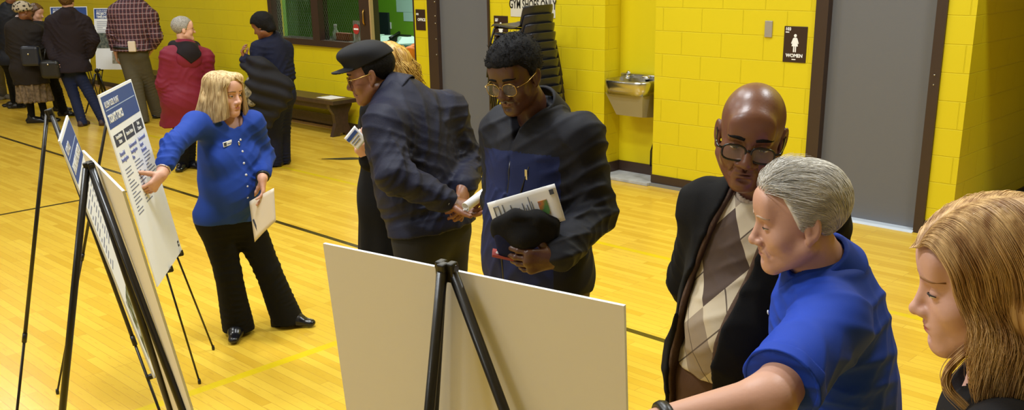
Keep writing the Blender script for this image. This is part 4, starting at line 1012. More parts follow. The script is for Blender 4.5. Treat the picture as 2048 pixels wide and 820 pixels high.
# ------------------------------------------------------------------ people
HF = np.array([-.7034, .7108, 0]); ER = np.array([.7148, .6995, 0])
ER = nrm(ER); EC = -HF; UP = np.array([0, 0, 1.])
def PP(u, v, hd):
    "pixel and horizontal distance from the camera -> room point"
    d = CFW*CF + CR*(u-1024) - CU*(v-CPY)
    return CO+d*(hd/(d@HF))
def FLR(u, v): return on_plane(u, v, 2, 0.)
lerp = lambda a, b, t: a+(b-a)*t
def on_surface(S, pos, d, far=.35, st=.004):
    "first hit of the surface coming in along -d"
    k = np.arange(int(far/st)); q = pos[None]+d[None]*(far-k*st)[:, None]; hit = np.flatnonzero(S.ev(q) < 0)
    return q[hit[0]] if len(hit) else pos
class Person:
    def __init__(s, label, hd, px, feet=None, toes=None, group=None, scale=1., loc=None):
        J = {k: PP(v[0], v[1], hd+v[2]) for k, v in px.items()}
        s.J = J; s.k = scale
        if feet: J['anR'], J['anL'] = [np.array([*FLR(*f)[:2], .085]) for f in feet]
        else:
            for q in 'RL': J['an'+q] = np.array([J['hip'+q][0], J['hip'+q][1], .085])
        s.r = nrm(J['shR']-J['shL']); s.u = nrm(J['nb']-J['pel']); s.f = nrm(np.cross(s.u, s.r)); s.r = np.cross(s.f, s.u)
        for q in 'RL':
            if 'kn'+q not in J: J['kn'+q] = lerp(J['hip'+q], J['an'+q], .5)+nrm([s.f[0], s.f[1], 0])*.02
        s.toes = toes or [nrm([s.f[0], s.f[1], 0])]*2
        b = (J['anR']+J['anL'])/2
        s.e = thing('person', label, 'person', (b[0], b[1], 0), group)
        s.clothes = {}
    def rep(s, nm):
        J = s.J; L = lambda a, b: round(float(np.linalg.norm(J[a]-J[b])), 2)
        print('PERSON', nm, 'sh', L('shR', 'shL'), 'uaR', L('shR', 'elR'), 'faR', L('elR', 'wrR'), 'uaL', L('shL', 'elL'), 'faL', L('elL', 'wrL'), 'torso', L('nb', 'pel'), 'thR', L('hipR', 'knR'), 'shR', L('knR', 'anR'), 'hc', round(float(J['hc'][2]), 2), 'pelz', round(float(J['pel'][2]), 2), 'nbz', round(float(J['nb'][2]), 2))
    def torso(s, S, t=0., wide=1., deep=1., belly=0., bust=0., hem=None, hemr=None, shr=.055, k=.06, waist=1.):
        J = s.J; r, u, f = s.r, s.u, s.f; A = np.array([r, f, u]); L = np.linalg.norm(J['nb']-J['pel'])
        sw = np.linalg.norm(J['shR']-J['shL'])/2
        hr = nrm(J['hipR']-J['hipL']); hf = nrm(np.cross(UP, hr)); AH = np.array([hr, hf, UP])
        c = lambda q, dx=0, dy=0: lerp(J['pel'], J['nb'], q)+r*dx+f*dy
        S.ell(c(.66, 0, .005), (np.array([max(.15, sw*.95)*wide, .118*deep, .20*L/.5])+t), .03, A)
        S.ell(c(.34), (np.array([.148*wide*waist, .108*deep, .17])+t), k, A)
        S.ell(J['pel']+UP*.0, (np.array([.172*wide, .122*deep, .135])+t), k, AH)
        for q in 'RL': S.cone(c(.84), J['sh'+q], .075+t, shr+t, .05)
        S.cone(c(.86), J['nb']-u*.005, .085+t, .062+t, .05)
        if belly: S.ell(c(.30, 0, .05+belly*.5), (np.array([.125, .10+belly*.5, .15])+t), .08, A)
        if bust:
            for sx in (-1, 1): S.ell(c(.60, sx*.075, .085), np.array([.07, .055+bust, .07])+t, .05, A)
    def arms(s, S, t=0., ra=(.055, .044, .03), k=.02, sides='RL', to=1.0):
        J = s.J
        for q in sides:
            S.cone(J['sh'+q], J['el'+q], ra[0]+t, ra[1]+t, .04); S.cone(J['el'+q], lerp(J['el'+q], J['wr'+q], to), ra[1]+t, ra[2]+t, .025)
    def legs(s, S, t=0., rl=(.085, .058, .042), k=.04, sides='RL', to=1.0):
        J = s.J
        for q in sides:
            S.cone(J['hip'+q], J['kn'+q], rl[0]+t, rl[1]+t, k); S.cone(J['kn'+q], lerp(J['kn'+q], J['an'+q], to), rl[1]+t, rl[2]+t, k)
    def body(s, skinm, h, head, lipm=None, hands=(), fine=None, rn=.058, armr=(.052, .042, .028), thin=-.012, hideleg=False):
        S = Sdf(); J = s.J; s.head = head
        head.add(S, J['nb'], rn, detail=fine is not None)
        S.cone(J['nb'], lerp(J['nb'], J['pel'], .2), rn, .08, .03)
        s.torso(S, thin, .92, .9, shr=.05); s.arms(S, 0, armr); s.legs(S, thin)
        for q, toe in zip('RL', s.toes): S.cone(J['an'+q]-UP*.03, J['an'+q]+toe*.10-UP*.05, .026, .018, .02)
        for hk in hands: hand(S, *hk[0], **hk[1])
        for q in 'RL':
            if any(np.linalg.norm(np.asarray(hk[0][0])-J['wr'+q]) < .04 for hk in hands): continue
            d_ = nrm(J['wr'+q]-J['el'+q]); pn = s.r*(-1 if q == 'R' else 1)+s.f*.15; pn = nrm(pn-d_*(pn@d_))
            hand(S, J['wr'+q], d_, pn, 1 if np.cross(d_, pn)@(s.f+UP*.3) > 0 else -1, curl=(18, 22, 26, 30), thumb=(28, 12), sc=.95)
        rf = None
        if fine:
            cc = head.c; wrs = [np.asarray(hk[0][0], float)+nrm(hk[0][1])*.09 for hk in hands] if fine > 1 else []
            def rf_(c):
                m = (((c-cc)**2).sum(1) < .165**2) | (((c-J['nb'])**2).sum(1) < .11**2)
                for w_ in wrs: m |= ((c-w_)**2).sum(1) < .115**2
                return m
            rf = (rf_, 1)
        V, Q = S.mesh(h, rf, 2 if fine else 1)
        s.b = mesh_obj('body', V, Q, skinm, s.e); s.bodyS = S
        if fine:
            at = s.b.data.attributes.new('lip_tint', 'FLOAT', 'POINT'); at.data.foreach_set('value', head.lip_weight(V).astype(f4))
        return s.b
    def put(s, name, S, h, m, mi=None, parent=None, refine=None, sub=None):
        V, Q = S.mesh(h, refine)
        idx = None
        if mi is not None: idx = mi(V[Q].mean(1))
        return mesh_obj(name, V, Q, m, parent or s.e, mi=idx)
    def trousers(s, h, m, top=.08, rl=(.098, .072, .062), cuff=.02, t=.006, fold=.004, wide=1., seed=1, flare=None):
        S = Sdf(); J = s.J; hr = nrm(J['hipR']-J['hipL']); AH = np.array([hr, nrm(np.cross(UP, hr)), UP])
        S.ell(J['pel'], (np.array([.175*wide, .126, .14])+t), .0, AH)
        for q in 'RL':
            an = J['an'+q]; an2 = lerp(J['kn'+q], an, (np.linalg.norm(J['kn'+q]-an)+.05)/np.linalg.norm(J['kn'+q]-an))
            S.cone(J['hip'+q]+UP*.0, J['kn'+q], rl[0]*wide, rl[1], .05)
            S.cone(J['kn'+q], an2, rl[1], rl[2], .02)
        S.cut(J['pel']+UP*top, UP); S.cutfn(lambda p: cuff-p[:, 2])
        S.disp = lambda p: fold*.6*wob(p, 16, seed)+sum(folds(p, J['hip'+q], J['kn'+q], 80, fold*1.3, seed+i)+folds(p, J['kn'+q], J['an'+q], 100, fold*1.5, seed+3+i, .16) for i, q in enumerate('RL'))
        return s.put('trousers', S, h, m)
    def shoes(s, h, m, sz=1., heel=.0, high=.06, name='shoe'):
        for q, toe in zip('RL', s.toes):
            S = Sdf(); an = s.J['an'+q].copy(); an[2] = 0; toe = nrm(toe); sd = np.cross(toe, UP)
            p = lambda x, z, y=0: an+toe*x*sz+UP*z+sd*y
            S.cone(p(-.055, .035+heel), p(.075, .034+heel*.3), .036*sz, .042*sz, .02, (UP, 1.15))
            S.cone(p(.075, .032+heel*.3), p(.165, .026), .043*sz, .034*sz, .02, (UP, 1.45))
            S.cone(p(-.02, .05+heel), p(-.015, .05+high+heel), .04*sz, .042*sz, .03); S.cone(p(-.01, .07+heel), p(.09, .045), .036*sz, .034*sz, .03)
            if heel: S.box(p(-.06, heel*.5+.008), (.03, .028, heel*.5+.012), .006, .006, np.array([toe, sd, UP]))
            else: S.box(p(.05, .012), (.125*sz, .038*sz, .014), .012, .01, np.array([toe, sd, UP]))
            S.cutfn(lambda p_: .002-p_[:, 2], .001)
            s.put(name, S, h, m)
SK_LIGHT = skin('fair_skin', S(214, 166, 144), .5, S(178, 96, 92)); SK_TAN = skin('tanned_skin', S(198, 152, 130), .48, S(176, 112, 100)); SK_BROWN = skin('brown_skin', S(132, 86, 62), .42, S(112, 66, 56)); SK_DARK = skin('deep_brown_skin', S(84, 54, 41), .36, S(104, 60, 54))
SK_FAIR2 = skin('pale_skin', S(214, 168, 150), .45, S(174, 84, 84))
LIP_P = mat('pink_lips', S(176, 92, 86), .4); LIP_D = mat('brown_lips', S(104, 62, 52), .4); LIP_M = mat('muted_lips', S(170, 104, 88), .45)
M_BLUE = cloth('royal_blue_knit', S(29, 62, 150), .75, .10, 500); M_BLUEPOLO = cloth('royal_blue_pique', S(24, 62, 172), .7, .10, 700)
M_BLACKT = cloth('black_trouser_cloth', S(13, 13, 14), .9); M_SHOEB = mat('black_shoe_leather', S(18, 18, 24), .25, bump=.05, scale=40)
M_NAVYJ = cloth('navy_nylon', S(25, 27, 48), .62, .10, 160); M_DKNAVY = cloth('dark_navy_cloth', S(20, 24, 48), .8)
M_BLKCOAT = cloth('black_wool', S(13, 12, 13), .95); M_DKCOAT = cloth('charcoal_coat_cloth', S(38, 33, 32), .85); M_PLUMCOAT = cloth('plum_black_coat_cloth', S(36, 28, 34), .85)
M_MAROON = cloth('maroon_rain_cloth', S(118, 30, 52), .6, .1, 150); M_JEANS = cloth('dark_denim', S(28, 36, 66), .85, .1, 500); M_OLIVE = cloth('olive_grey_trouser_cloth', S(84, 78, 62), .85)
M_TAUPE = cloth('taupe_trouser_cloth', S(112, 100, 92), .85); M_BRNT = cloth('brown_trouser_cloth', S(82, 58, 42), .9)
M_PEARL = mat('pearl_button', S(216, 220, 232), .25)
M_SILVER = mat('silver', S(210, 205, 200), .2, 1)
H_BLOND = hair_mat('ash_blond_hair', S(168, 134, 88), S(228, 202, 152), .5); H_GREYW = hair_mat('silver_hair', S(188, 183, 176), S(226, 222, 215), .6, axis=(1, .15, .6))
H_BLACK = hair_mat('black_hair', S(14, 13, 14), S(30, 29, 32), .75, (1, 1, 1), 160, .12); H_REDB = hair_mat('copper_blond_hair', S(158, 114, 70), S(228, 190, 134), .5, axis=(1, 1, .10), scale=60); H_BRN = hair_mat('brown_hair', S(60, 40, 26), S(110, 78, 48))
H_GREYS = hair_mat('short_grey_hair', S(110, 106, 104), S(176, 172, 168), .6, (1, 1, 1), 160); H_HONEY = hair_mat('honey_blond_hair', S(150, 108, 44), S(216, 178, 96))
QN, QF = .0065, .011
# ============ woman in blue cardigan
p = Person('woman with blond bob in royal blue cardigan pointing at the poster', 5.28, dict(
    hc=(450, 187, -.02), nb=(452, 238, .02), shR=(392, 250, -.17), shL=(504, 247, .05), elR=(346, 290, -.42), wrR=(323, 350, -.60), elL=(529, 312, .12), wrL=(525, 357, -.10),
    pel=(457, 425, .0), hipR=(430, 440, -.05), hipL=(490, 440, .04)), feet=((477, 668), (572, 652)), toes=[nrm(EC+ER*.1), nrm(ER+EC*.12)])
p.rep('blue woman'); BW = p; J = p.J
A = head_axes(ER*.88+EC*.50, 4, 2); h = Head(J['hc'], A, .96, True, nose=.95, jaw=.92)
hR = ((J['wrR'], nrm(PP(286, 400, 5.28-.72)-J['wrR']), nrm(-np.array(PD.to_3x3() @ Vector((0, 0, 1)))), -1), dict(curl=(20, 30, 36, 40), thumb=(52, 10), sc=.96, spread=8))
hL = ((J['wrL'], nrm(PP(527, 390, 5.28-.12)-J['wrL']), nrm(-ER+EC*.25), 1), dict(curl=(12, 14, 18, 24), thumb=(30, 15), sc=.9))
p.body(SK_LIGHT, QN, h, LIP_P, (hR, hL), 2, rn=.05)
eyes(p.e, h, M_IRISG, .62, .08, .0014, mat('light_brow', S(130, 96, 66), .7), .0034, S=p.bodyS)
# hair
def bob_hair(h, mats, par):
    S = Sdf(); w = h.w; A = h.A; q = h.sc
    S.ell(w(0, -.018, .043), np.array([.085, .099, .083])*q, .0, A)
    for sx in (-1, 1):
        S.path([w(sx*.055, .05, .075), w(sx*.083, .035, .0), w(sx*.092, .012, -.075), w(sx*.094, .02, -.128)], [.024*q, .014*q, .013*q, .008*q], .03, (A[0], 1.25))
        S.path([w(sx*.055, -.05, .06), w(sx*.085, -.045, -.03), w(sx*.095, -.04, -.135)], [.032*q, .030*q, .022*q], .04)
    S.path([w(0, -.085, .05), w(0, -.105, -.04), w(0, -.105, -.14)], [.036*q, .040*q, .030*q], .05)
    S.ell(w(-.020, .050, .092), np.array([.055, .035, .026])*q, .03, A)
    S.ell(w(.004, .062, -.035), np.array([.066, .075, .105])*q, .014, A, 'd')
    S.cut(w(0, 0, -.150), -A[2]+A[1]*.12, .01)
    S.disp = lambda p_: .0012*wob(p_, 24, 3)
    V, Q = S.mesh(.005)
    rng = np.random.RandomState(3); paths = []
    for i in range(4200):
        a = rng.uniform(-PI*.98, PI*.98); lo = .62 if a > 0 else .74
        pts = []; K_ = 11; a0 = a; a1 = math.copysign(max(abs(a), lo+rng.uniform(0, .2)), a if abs(a) > .12 else -1)
        e = abs(rng.normal(0, .003)); sw = rng.normal(0, .006); px = .030; fr = max(0, 1-abs(abs(a1)-lo)/.5)
        for k in range(K_):
            t = k/(K_-1); a = a0+(a1-a0)*min(1, t/.4)**1.3; dr = np.array([math.sin(a), math.cos(a)])
            if t < .4:
                s_ = t/.4; th = (.01+rng.uniform(0, .22)+.80*s_)*PI/2 if k == 0 else (th0+(1-th0)*s_)*PI/2; th0 = th/(PI/2) if k == 0 else th0; rad = .101+e*s_; x = dr*math.sin(th)*np.array([rad, rad*1.10]); x[0] += px*(1-s_)*.9; z = .044+math.cos(th)*.092-.011*(1-s_)
                x[1] += .020*fr*math.sin(PI*s_)
            else:
                s_ = (t-.4)/.6; rad = .101+e+.046*s_**1.25*(1-.85*fr); x = dr*np.array([rad, rad*1.10])+np.array([sw*s_, .004*s_]); z = .044-s_*(.182+sw*.5-.02*fr)
                x[0] *= 1-.10*max(0, s_-.75)*4*.5
            pts.append(h.w(x[0], x[1]-.018, z))
        paths.append(pts)
    V2, Q2 = strands(np.array(paths), .0012*np.ones(len(paths)))
    V = np.concatenate([V, V2]); Q = np.concatenate([Q, Q2+len(V)-len(V2)])
    return mesh_obj('hair', h.loc(V), Q, mats, par, hm_room(h))
def hm_room(h): return h.M @ Matrix.Scale(h.sc, 4)
bob_hair(h, H_BLOND, p.e)
# cardigan
S_ = Sdf(); p.torso(S_, .012, .98, 1.02, bust=.012, belly=.035, shr=.055, waist=1.06)
p.arms(S_, .008, (.056, .047, .04), sides='R', to=.62); p.arms(S_, .008, (.056, .047, .038), sides='L', to=.72)
for q in 'RL': S_.ell(J['hip'+q]+UP*.03, (.105, .105, .10), .05)
S_.cut(J['pel']-UP*.035, -UP); 
S_.cutfn(lambda q: .068-np.sqrt((((q-(J['nb']+p.f*.05-p.u*.0))*np.array([1, 1, .8]))**2).sum(1)), .006)
S_.disp = lambda q: drape(p, q, 2, .0035, 55)+folds(q, J['shR'], J['elR'], 62, .006, 1, .12)+folds(q, J['elR'], J['elR']+(J['wrR']-J['elR'])*.6, 75, .0045, 4, .10)+folds(q, J['shL'], J['elL'], 62, .006, 2, .12)+folds(q, J['elL'], lerp(J['elL'], J['wrL'], .7), 75, .0045, 6, .08)
card = p.put('cardigan', S_, QN, M_BLUE)
for i in range(6):
    t = .06+i*.135; c = lerp(J['nb']-p.u*.07, J['pel']-p.u*.0, t); d_ = p.f
    x = .05+.25*0; pos = c+p.r*(-.015)
    # march to the cloth
    for k in range(60):
        if S_.ev((pos+d_*(.30-k*.005))[None])[0] < 0: break
    MB().sphere((0, 0, 0), .0075, (1, 1, .5), 12).build('button', M_PEARL, card, Matrix.Translation(-Vector(p.e.location)) @ frame(p.r, p.u, p.f, pos+d_*(.302-k*.005)))
bp_ = on_surface(S_, lerp(J['nb'], J['pel'], .21)+p.r*.055, p.f)
bm_ = Matrix.Translation(-Vector(p.e.location)) @ frame(nrm(-p.r-p.f*.25+p.u*.18), nrm(p.u+p.r*.18), nrm(np.cross(nrm(-p.r-p.f*.25+p.u*.18), nrm(p.u+p.r*.18))), bp_+p.f*.006)
nt = MB().box((-.040, -.013, -.002), (.040, .013, .002), .0015).build('name_badge', M_WHITE, card, bm_)
MB().box((-.036, -.009, .002), (-.018, .009, .0028)).build('badge_mark', M_DARKINK, nt, Matrix.Identity(4))
MB().box((-.012, -.004, .002), (.034, .001, .0028)).build('badge_text', M_GREYINK, nt, Matrix.Identity(4))
MB().tube([J['nb']+p.f*.05-p.u*.01+p.r*(.05*math.cos(a))-p.u*(.10*max(0, math.sin(a)))+p.f*(.05*max(0, math.sin(a))) for a in [PI*i/14 for i in range(15)]], .0012, 5).sphere(on_surface(S_, lerp(J['nb'], J['pel'], .22)-p.r*.0, p.f)+p.f*.004, .011, (1, .6, 1.4), 10).build('necklace', M_SILVER, p.e)
p.trousers(QN, M_BLACKT, .0, (.100, .074, .092), .025, .008, .003, wide=.98)
p.shoes(.006, M_SHOEB, .92, .03)
wd_ = nrm(J['elR']-J['wrR']); a_ = nrm(np.cross(wd_, UP)); b_ = np.cross(wd_, a_); cc = J['wrR']+wd_*.035
MB().tube([cc+(a_*math.cos(t)+b_*math.sin(t))*.035 for t in [2*PI*i/20 for i in range(21)]], .0028, 6, caps=False).build('bracelet', M_SILVER, p.e)
wd_ = nrm(J['elL']-J['wrL']); a_ = nrm(np.cross(wd_, UP)); b_ = np.cross(wd_, a_); cc = J['wrL']+wd_*.02
wt = MB().tube([cc+(a_*math.cos(t)+b_*math.sin(t))*.032 for t in [2*PI*i/20 for i in range(21)]], .007, 6, caps=False, flat=(tuple(wd_), 1.5)).build('wristwatch', M_BLACK, p.e)
MB().box((-.017, -.017, 0), (.017, .017, .010), .003).build('watch_face', mat('dark_watch_glass', S(30, 30, 36), .1), wt, Matrix.Translation(-Vector(p.e.location)) @ frame(nrm(wd_), nrm(np.cross(EC, wd_)), nrm(EC-wd_*np.dot(EC, wd_)), cc+nrm(EC-wd_*np.dot(EC, wd_))*.030))
# the papers she holds
def sheet(name, corners, m, label, cat, thick=.002, group=None, bend=.0, back=None):
    "4 room points TL TR BR BL, slightly bowed; grid with thickness"
    c = [np.asarray(q, float) for q in corners]; n = nrm(np.cross(c[3]-c[0], c[1]-c[0])); o = (c[0]+c[2])/2
    b = MB(); g = []
    for i in range(9):
        row = []
        for j in range(9):
            u, v = i/8, j/8; q = (c[0]*(1-u)+c[1]*u)*(1-v)+(c[3]*(1-u)+c[2]*u)*v
            q = q+n*bend*math.sin(PI*u)*(.4+.6*v); row.append(b.bm.verts.new(q))
        g.append(row)
    for i in range(8):
        for j in range(8): b.bm.faces.new((g[i][j], g[i+1][j], g[i+1][j+1], g[i][j+1])).smooth = True
    ex = bmesh.ops.extrude_face_region(b.bm, geom=list(b.bm.faces))
    for v in [q for q in ex['geom'] if isinstance(q, bmesh.types.BMVert)]: v.co += Vector(n)*thick
    t = thing(name, label, cat, tuple(o), group)
    b.build('sheet', m, t)
    x = nrm(c[1]-c[0]); y = nrm(np.cross(n, x)); 
    return t, Matrix.Translation(-Vector(o)) @ frame(x, y, n, o), np.linalg.norm(c[1]-c[0]), np.linalg.norm(c[3]-c[0])
hh = 5.28-.14
t, TM, ww, hh_ = sheet('handout', (PP(499, 403, hh+.03), PP(548, 376, hh-.03), PP(552, 442, hh-.05), PP(510, 484, hh-.02)), mat('cream_paper', S(226, 212, 190), .6), 'cream handout held low in the left hand of the woman in blue', 'papers', .003, bend=.008)
MB().box((-ww*.42, -hh_*.42, -.004), (-ww*.42+.012, -hh_*.08, .0105)).build('dark_strip', M_DARKINK, t, TM @ T(0, 0, .000))
# ------------------------------------------------------------------ shared pieces for the other people
def hair_cap(par, h, m, thick=.012, line=None, noise=.002, nf=60, hs=.006, rad=(.0765, .098, .083), top=.0, extra=None, st=None, name='hair', seed=1, drop=0):
    S = Sdf(); q = h.sc; w = h.w
    S.ell(w(0, -.014, .037+top), (np.array(rad)*np.array([h.wide, 1, 1])+thick)*q, .0, h.A)
    if drop: S.path([w(0, -.075, .0), w(0, -.075, -.05-drop)], [.05*q, .045*q], .03)
    if extra: extra(S, h)
    ys, zs = line or ([-.12, -.06, -.035, -.015, .0, .016, .03, .05, .09], [-.075, -.07, -.03, .012, .0, -.01, .035, .066, .082])
    def hl(p_):
        l = h.loc(p_); return (np.interp(l[:, 1], ys, zs)-l[:, 2])*q
    S.cutfn(hl, .005)
    S.disp = lambda p_: noise*wob(p_, nf, seed)+noise*.6*wob(p_, nf*2.3, seed+5)
    V, Q = S.mesh(hs)
    if st is not None:
        V2, Q2 = strands(*st); Q = np.concatenate([Q, Q2+len(V)]); V = np.concatenate([V, V2])
    return mesh_obj(name, h.loc(V), Q, m, par, hm_room(h))
def collar(p, m, parent, rad=.072, hgt=.05, th=.008, open_=.6, lean=.02, h_=.0035, dz=.012, name='collar', back=0.):
    "a collar round the neck, its own piece, open in front"
    S = Sdf(); nb = p.J['nb']; ax = nrm(p.head.w(0, -.02, -.065)-nb); c = nb+ax*dz-p.f*back; r = p.r; f = nrm(np.cross(ax, r))
    S.cone(c-ax*.022, c+ax*hgt, rad+lean+th, rad+th, .006); S.cone(c-ax*.05, c+ax*(hgt+.04), rad+lean*1.39, rad-lean*.56, .003, None, 'd'); S.cut(c+ax*hgt, ax, .006); S.cut(c-ax*.03, -ax, .004)
    if open_:
        def op(q):
            d = q-c; return np.minimum(d@f-.02, open_*(d@f-.01)+.3*np.clip(d@ax, 0, 1)-np.abs(d@r))
        S.cutfn(op, .006)
    S.disp = lambda q: .0025*wob(q, 30, 5)
    return p.put(name, S, h_, m, parent=parent)
def limb_folds(p, J, seed, amp=.005, f=85, sides='RL', wid=.15):
    return lambda q: sum(folds(q, J['sh'+s], J['el'+s], f, amp, seed+i*2, wid)+folds(q, J['wr'+s], J['el'+s], f*1.1, amp, seed+5+i, wid*.9)+folds(q, J['el'+s], lerp(J['el'+s], J['wr'+s], .88), f*1.3, amp*.8, seed+9+i, .07)+folds(q, J['el'+s], J['sh'+s], f*.8, amp*.6, seed+11+i, .12) for i, s in enumerate(sides))

# ============ man in black cap, bending, hands behind his back
p = Person('man in black cap and navy jacket bending, hands clasped behind back', 3.97, dict(
    hc=(741, 147, .12), nb=(800, 194, .10), shR=(893, 224, .20), shL=(772, 250, -.07), elR=(936, 330, .20), wrR=(926, 378, -.06), elL=(788, 352, -.22), wrL=(898, 404, -.20),
    pel=(865, 455, .02), hipR=(892, 468, .09), hipL=(838, 475, -.05)), toes=[nrm(-ER*.8+HF*.5)]*2)
p.rep('cap'); J = p.J; CM = p
A = head_axes(-ER*.99-HF*.04, 14, 0); h = Head(J['hc'], A, .97, nose=1.12, wide=1.02, jaw=1.05)
hdir = nrm(J['wrL']-J['elL']); hb = -p.f
hL = ((J['wrL'], nrm(hdir+ER*.3), nrm(hb+UP*.3), 1), dict(curl=(30, 36, 40, 44), thumb=(40, 20), sc=.98))
hR = ((J['wrR'], nrm(nrm(J['wrR']-J['elR'])*.6-UP*.5+EC*.5), nrm(-hb), 1), dict(curl=(35, 40, 42, 46), thumb=(35, 20), sc=.98))
p.body(SK_BROWN, QN, h, LIP_D, (hL, hR), 1, rn=.06)
eyes(p.e, h, M_IRISB, .5, 0, .001, H_BLACK, S=p.bodyS)
glasses(p.e, h, M_GOLD, rx=.024, rz=.019, z=-.006)
hair_cap(p.e, h, H_BLACK, .006, ([-.12, -.06, -.035, -.015, .004, .012, .02, .05, .09], [-.06, -.055, -.02, .012, .0, -.012, .05, .09, .11]), .001, 120, .006)
def capfn(p, h, m):
    S = Sdf(); q = h.sc; w = h.w; A = h.A; tl = np.array([A[0], nrm(A[1]+A[2]*.10), nrm(A[2]-A[1]*.10)])
    S.ell(w(0, -.012, .055), np.array([.089, .113, .080])*q, .0, tl); S.ell(w(0, .012, .090), np.array([.086, .108, .046])*q, .02, tl)
    S.cut(w(0, -.01, .046), -nrm(A[2]+A[1]*.16), .004)
    def vz(q_):
        l = h.loc(q_); r_ = np.sqrt((l[:, 0]/.078)**2+((l[:, 1]-.055)/.105)**2)
        return np.maximum((r_-1)*.078, np.maximum(np.abs(l[:, 2]-(.050-.06*(l[:, 1]-.075)-2.2*l[:, 0]**2))-.0030, .055-l[:, 1]))
    S.ops.append(('u', vz, w(0, .10, .04), .13, .006))
    S.disp = lambda q_: .0016*wob(q_, 40, 3)
    c = p.put('cap', S, .003, m)
    MB().sphere(tuple(w(0, -.008, .134)), .007, (1, 1, .6), 10).build('cap_button', m, c)
    return c
capfn(p, h, cloth('black_cap_cloth', S(24, 24, 28), .75))
S_ = Sdf(); p.torso(S_, .030, 1.05, 1.12, shr=.062, belly=.02); p.arms(S_, .012, (.066, .058, .044), to=.88)
S_.ell(lerp(J['pel'], J['nb'], .25)+p.f*.02, (.165, .15, .13), .06, np.array([p.r, p.f, p.u]))
S_.cut(J['pel']+p.u*.0, -(p.u*.75+UP*.5))
lf = limb_folds(p, J, 3, .006, 66)
S_.disp = lambda q: lf(q)+drape(p, q, 5, .008, 50)+crease(q-J['nb'], p.r*.95-p.u*.35, 50, .008, 9)*np.exp(-(((q-J['nb'])@p.u+.2)/.22)**2)+folds(q, J['nb'], J['pel']+p.u*.06, 100, .006, 3, .07)*0+.006*ridge(((q-J['pel'])@p.u)*70+2*wob(q, 9, 2))*np.exp(-(((q-J['pel'])@p.u-.10)/.06)**2)
jk = p.put('jacket', S_, QN, M_NAVYJ)
collar(p, M_NAVYJ, jk, .074, .060, .009, .5, .022)
MB().tube([J['shL']+p.u*.075-p.r*.0+p.f*.02, J['shL']+p.u*.066-p.r*.055+p.f*.02], .016, 8, flat=(tuple(p.u), .35)).build('shoulder_tab', M_NAVYJ, jk)
p.trousers(QN, mat('black_blue_trousers', S(15, 17, 26), .85, bump=.1, scale=400), .10, (.105, .082, .07), .02, .006, .005, seed=8)
p.shoes(.008, M_SHOEB, 1.05)
wd_ = hdir; cc = J['wrL']-wd_*.012; a_ = nrm(np.cross(wd_, UP)); b_ = np.cross(wd_, a_)
MB().tube([cc+(a_*math.cos(t)*1.0+b_*math.sin(t))*.038 for t in [2*PI*i/20 for i in range(21)]], .010, 6, caps=False, flat=(tuple(wd_), 1.8)).build('shirt_cuff', M_WHITE, p.e)
# rolled paper in his hands
pa, pb = PP(930, 414, 3.70), PP(980, 376, 3.82); ax = nrm(pb-pa); e1 = nrm(np.cross(ax, UP)); e2 = np.cross(ax, e1)
t = thing('rolled_paper', 'rolled white papers behind the back of the man in the cap', 'papers', tuple(pa))
b = MB(); G = []
for i in range(2):
    row = []
    for j in range(30):
        a = 2*PI*j/22+.4; rr_ = .010+.0085*j/22; row.append(b.bm.verts.new(pa+ax*(.0+i*.215)+(e1*math.cos(a)+e2*math.sin(a))*rr_))
    G.append(row)
for j in range(29): b.bm.faces.new((G[0][j], G[1][j], G[1][j+1], G[0][j+1])).smooth = True
for j in range(22): pass
ex = bmesh.ops.extrude_face_region(b.bm, geom=list(b.bm.faces))
for v in [q for q in ex['geom'] if isinstance(q, bmesh.types.BMVert)]:
    d_ = Vector(v.co)-Vector(pa); d_ -= Vector(ax)*d_.dot(Vector(ax)); v.co += d_.normalized()*.0018
b.build('sheet', M_PAPER, t)

# ============ blond woman behind him
p = Person('woman in long black coat behind the capped man, curled honey blond hair', 4.62, dict(
    hc=(774, 140, .05), nb=(786, 192, .03), shR=(838, 222, .18), shL=(757, 225, -.12), elR=(852, 320, .22), wrR=(800, 350, .1), elL=(748, 300, -.16), wrL=(735, 290, -.30),
    pel=(790, 385, .02), hipR=(808, 390, .1), hipL=(772, 392, -.06)), toes=[nrm(-ER)]*2)
p.rep('blond'); J = p.J
J['wrL'] = PP(742, 322, 4.62-.30); J['elL'] = PP(752, 296, 4.62-.12)
A = head_axes(-ER*.9+HF*.3, 12, 0); h = Head(J['hc'], A, .96, True)
hL = ((J['wrL'], nrm(PP(716, 285, 4.62-.33)-J['wrL']), nrm(-EC+ER*.2), -1), dict(curl=(25, 35, 40, 45), thumb=(20, 20), sc=.95))
p.body(SK_LIGHT, .009, h, None, (hL,), None, rn=.05)
def exh(S, h):
    q = h.sc
    S.path([h.w(0, -.065, .03), h.w(0, -.075, -.05), h.w(0, -.085, -.11)], [.06*q, .055*q, .035*q], .03)
    for sx in (-1, 1): S.path([h.w(sx*.06, -.02, .03), h.w(sx*.07, -.04, -.07), h.w(sx*.065, -.055, -.11)], [.035*q, .03*q, .025*q], .03)
rs_ = np.random.RandomState(5); pt = []
for i in range(420):
    x0 = rs_.uniform(-.95, .95); y0 = rs_.uniform(-1, -.1)*.09; pts = []; ph = rs_.uniform(0, 6.28); fr_ = rs_.uniform(50, 75)
    for k in range(14):
        t_ = k/13; z = .10-.24*t_; c_ = min(1, t_*2.2)
        pts.append(h.w(x0*(.05+.035*c_)+.010*math.sin(fr_*z+ph)*t_*1.6, y0*.5-.050-.045*c_+.013*math.cos(fr_*z+ph)*t_*1.6, z))
    pt.append(pts)
hair_cap(p.e, h, H_HONEY, .016, ([-.2, -.03, -.01, .02, .05, .09], [-.17, -.16, -.12, .04, .07, .09]), .004, 55, .008, extra=exh, st=(np.array(pt), .0022*np.ones(len(pt))))
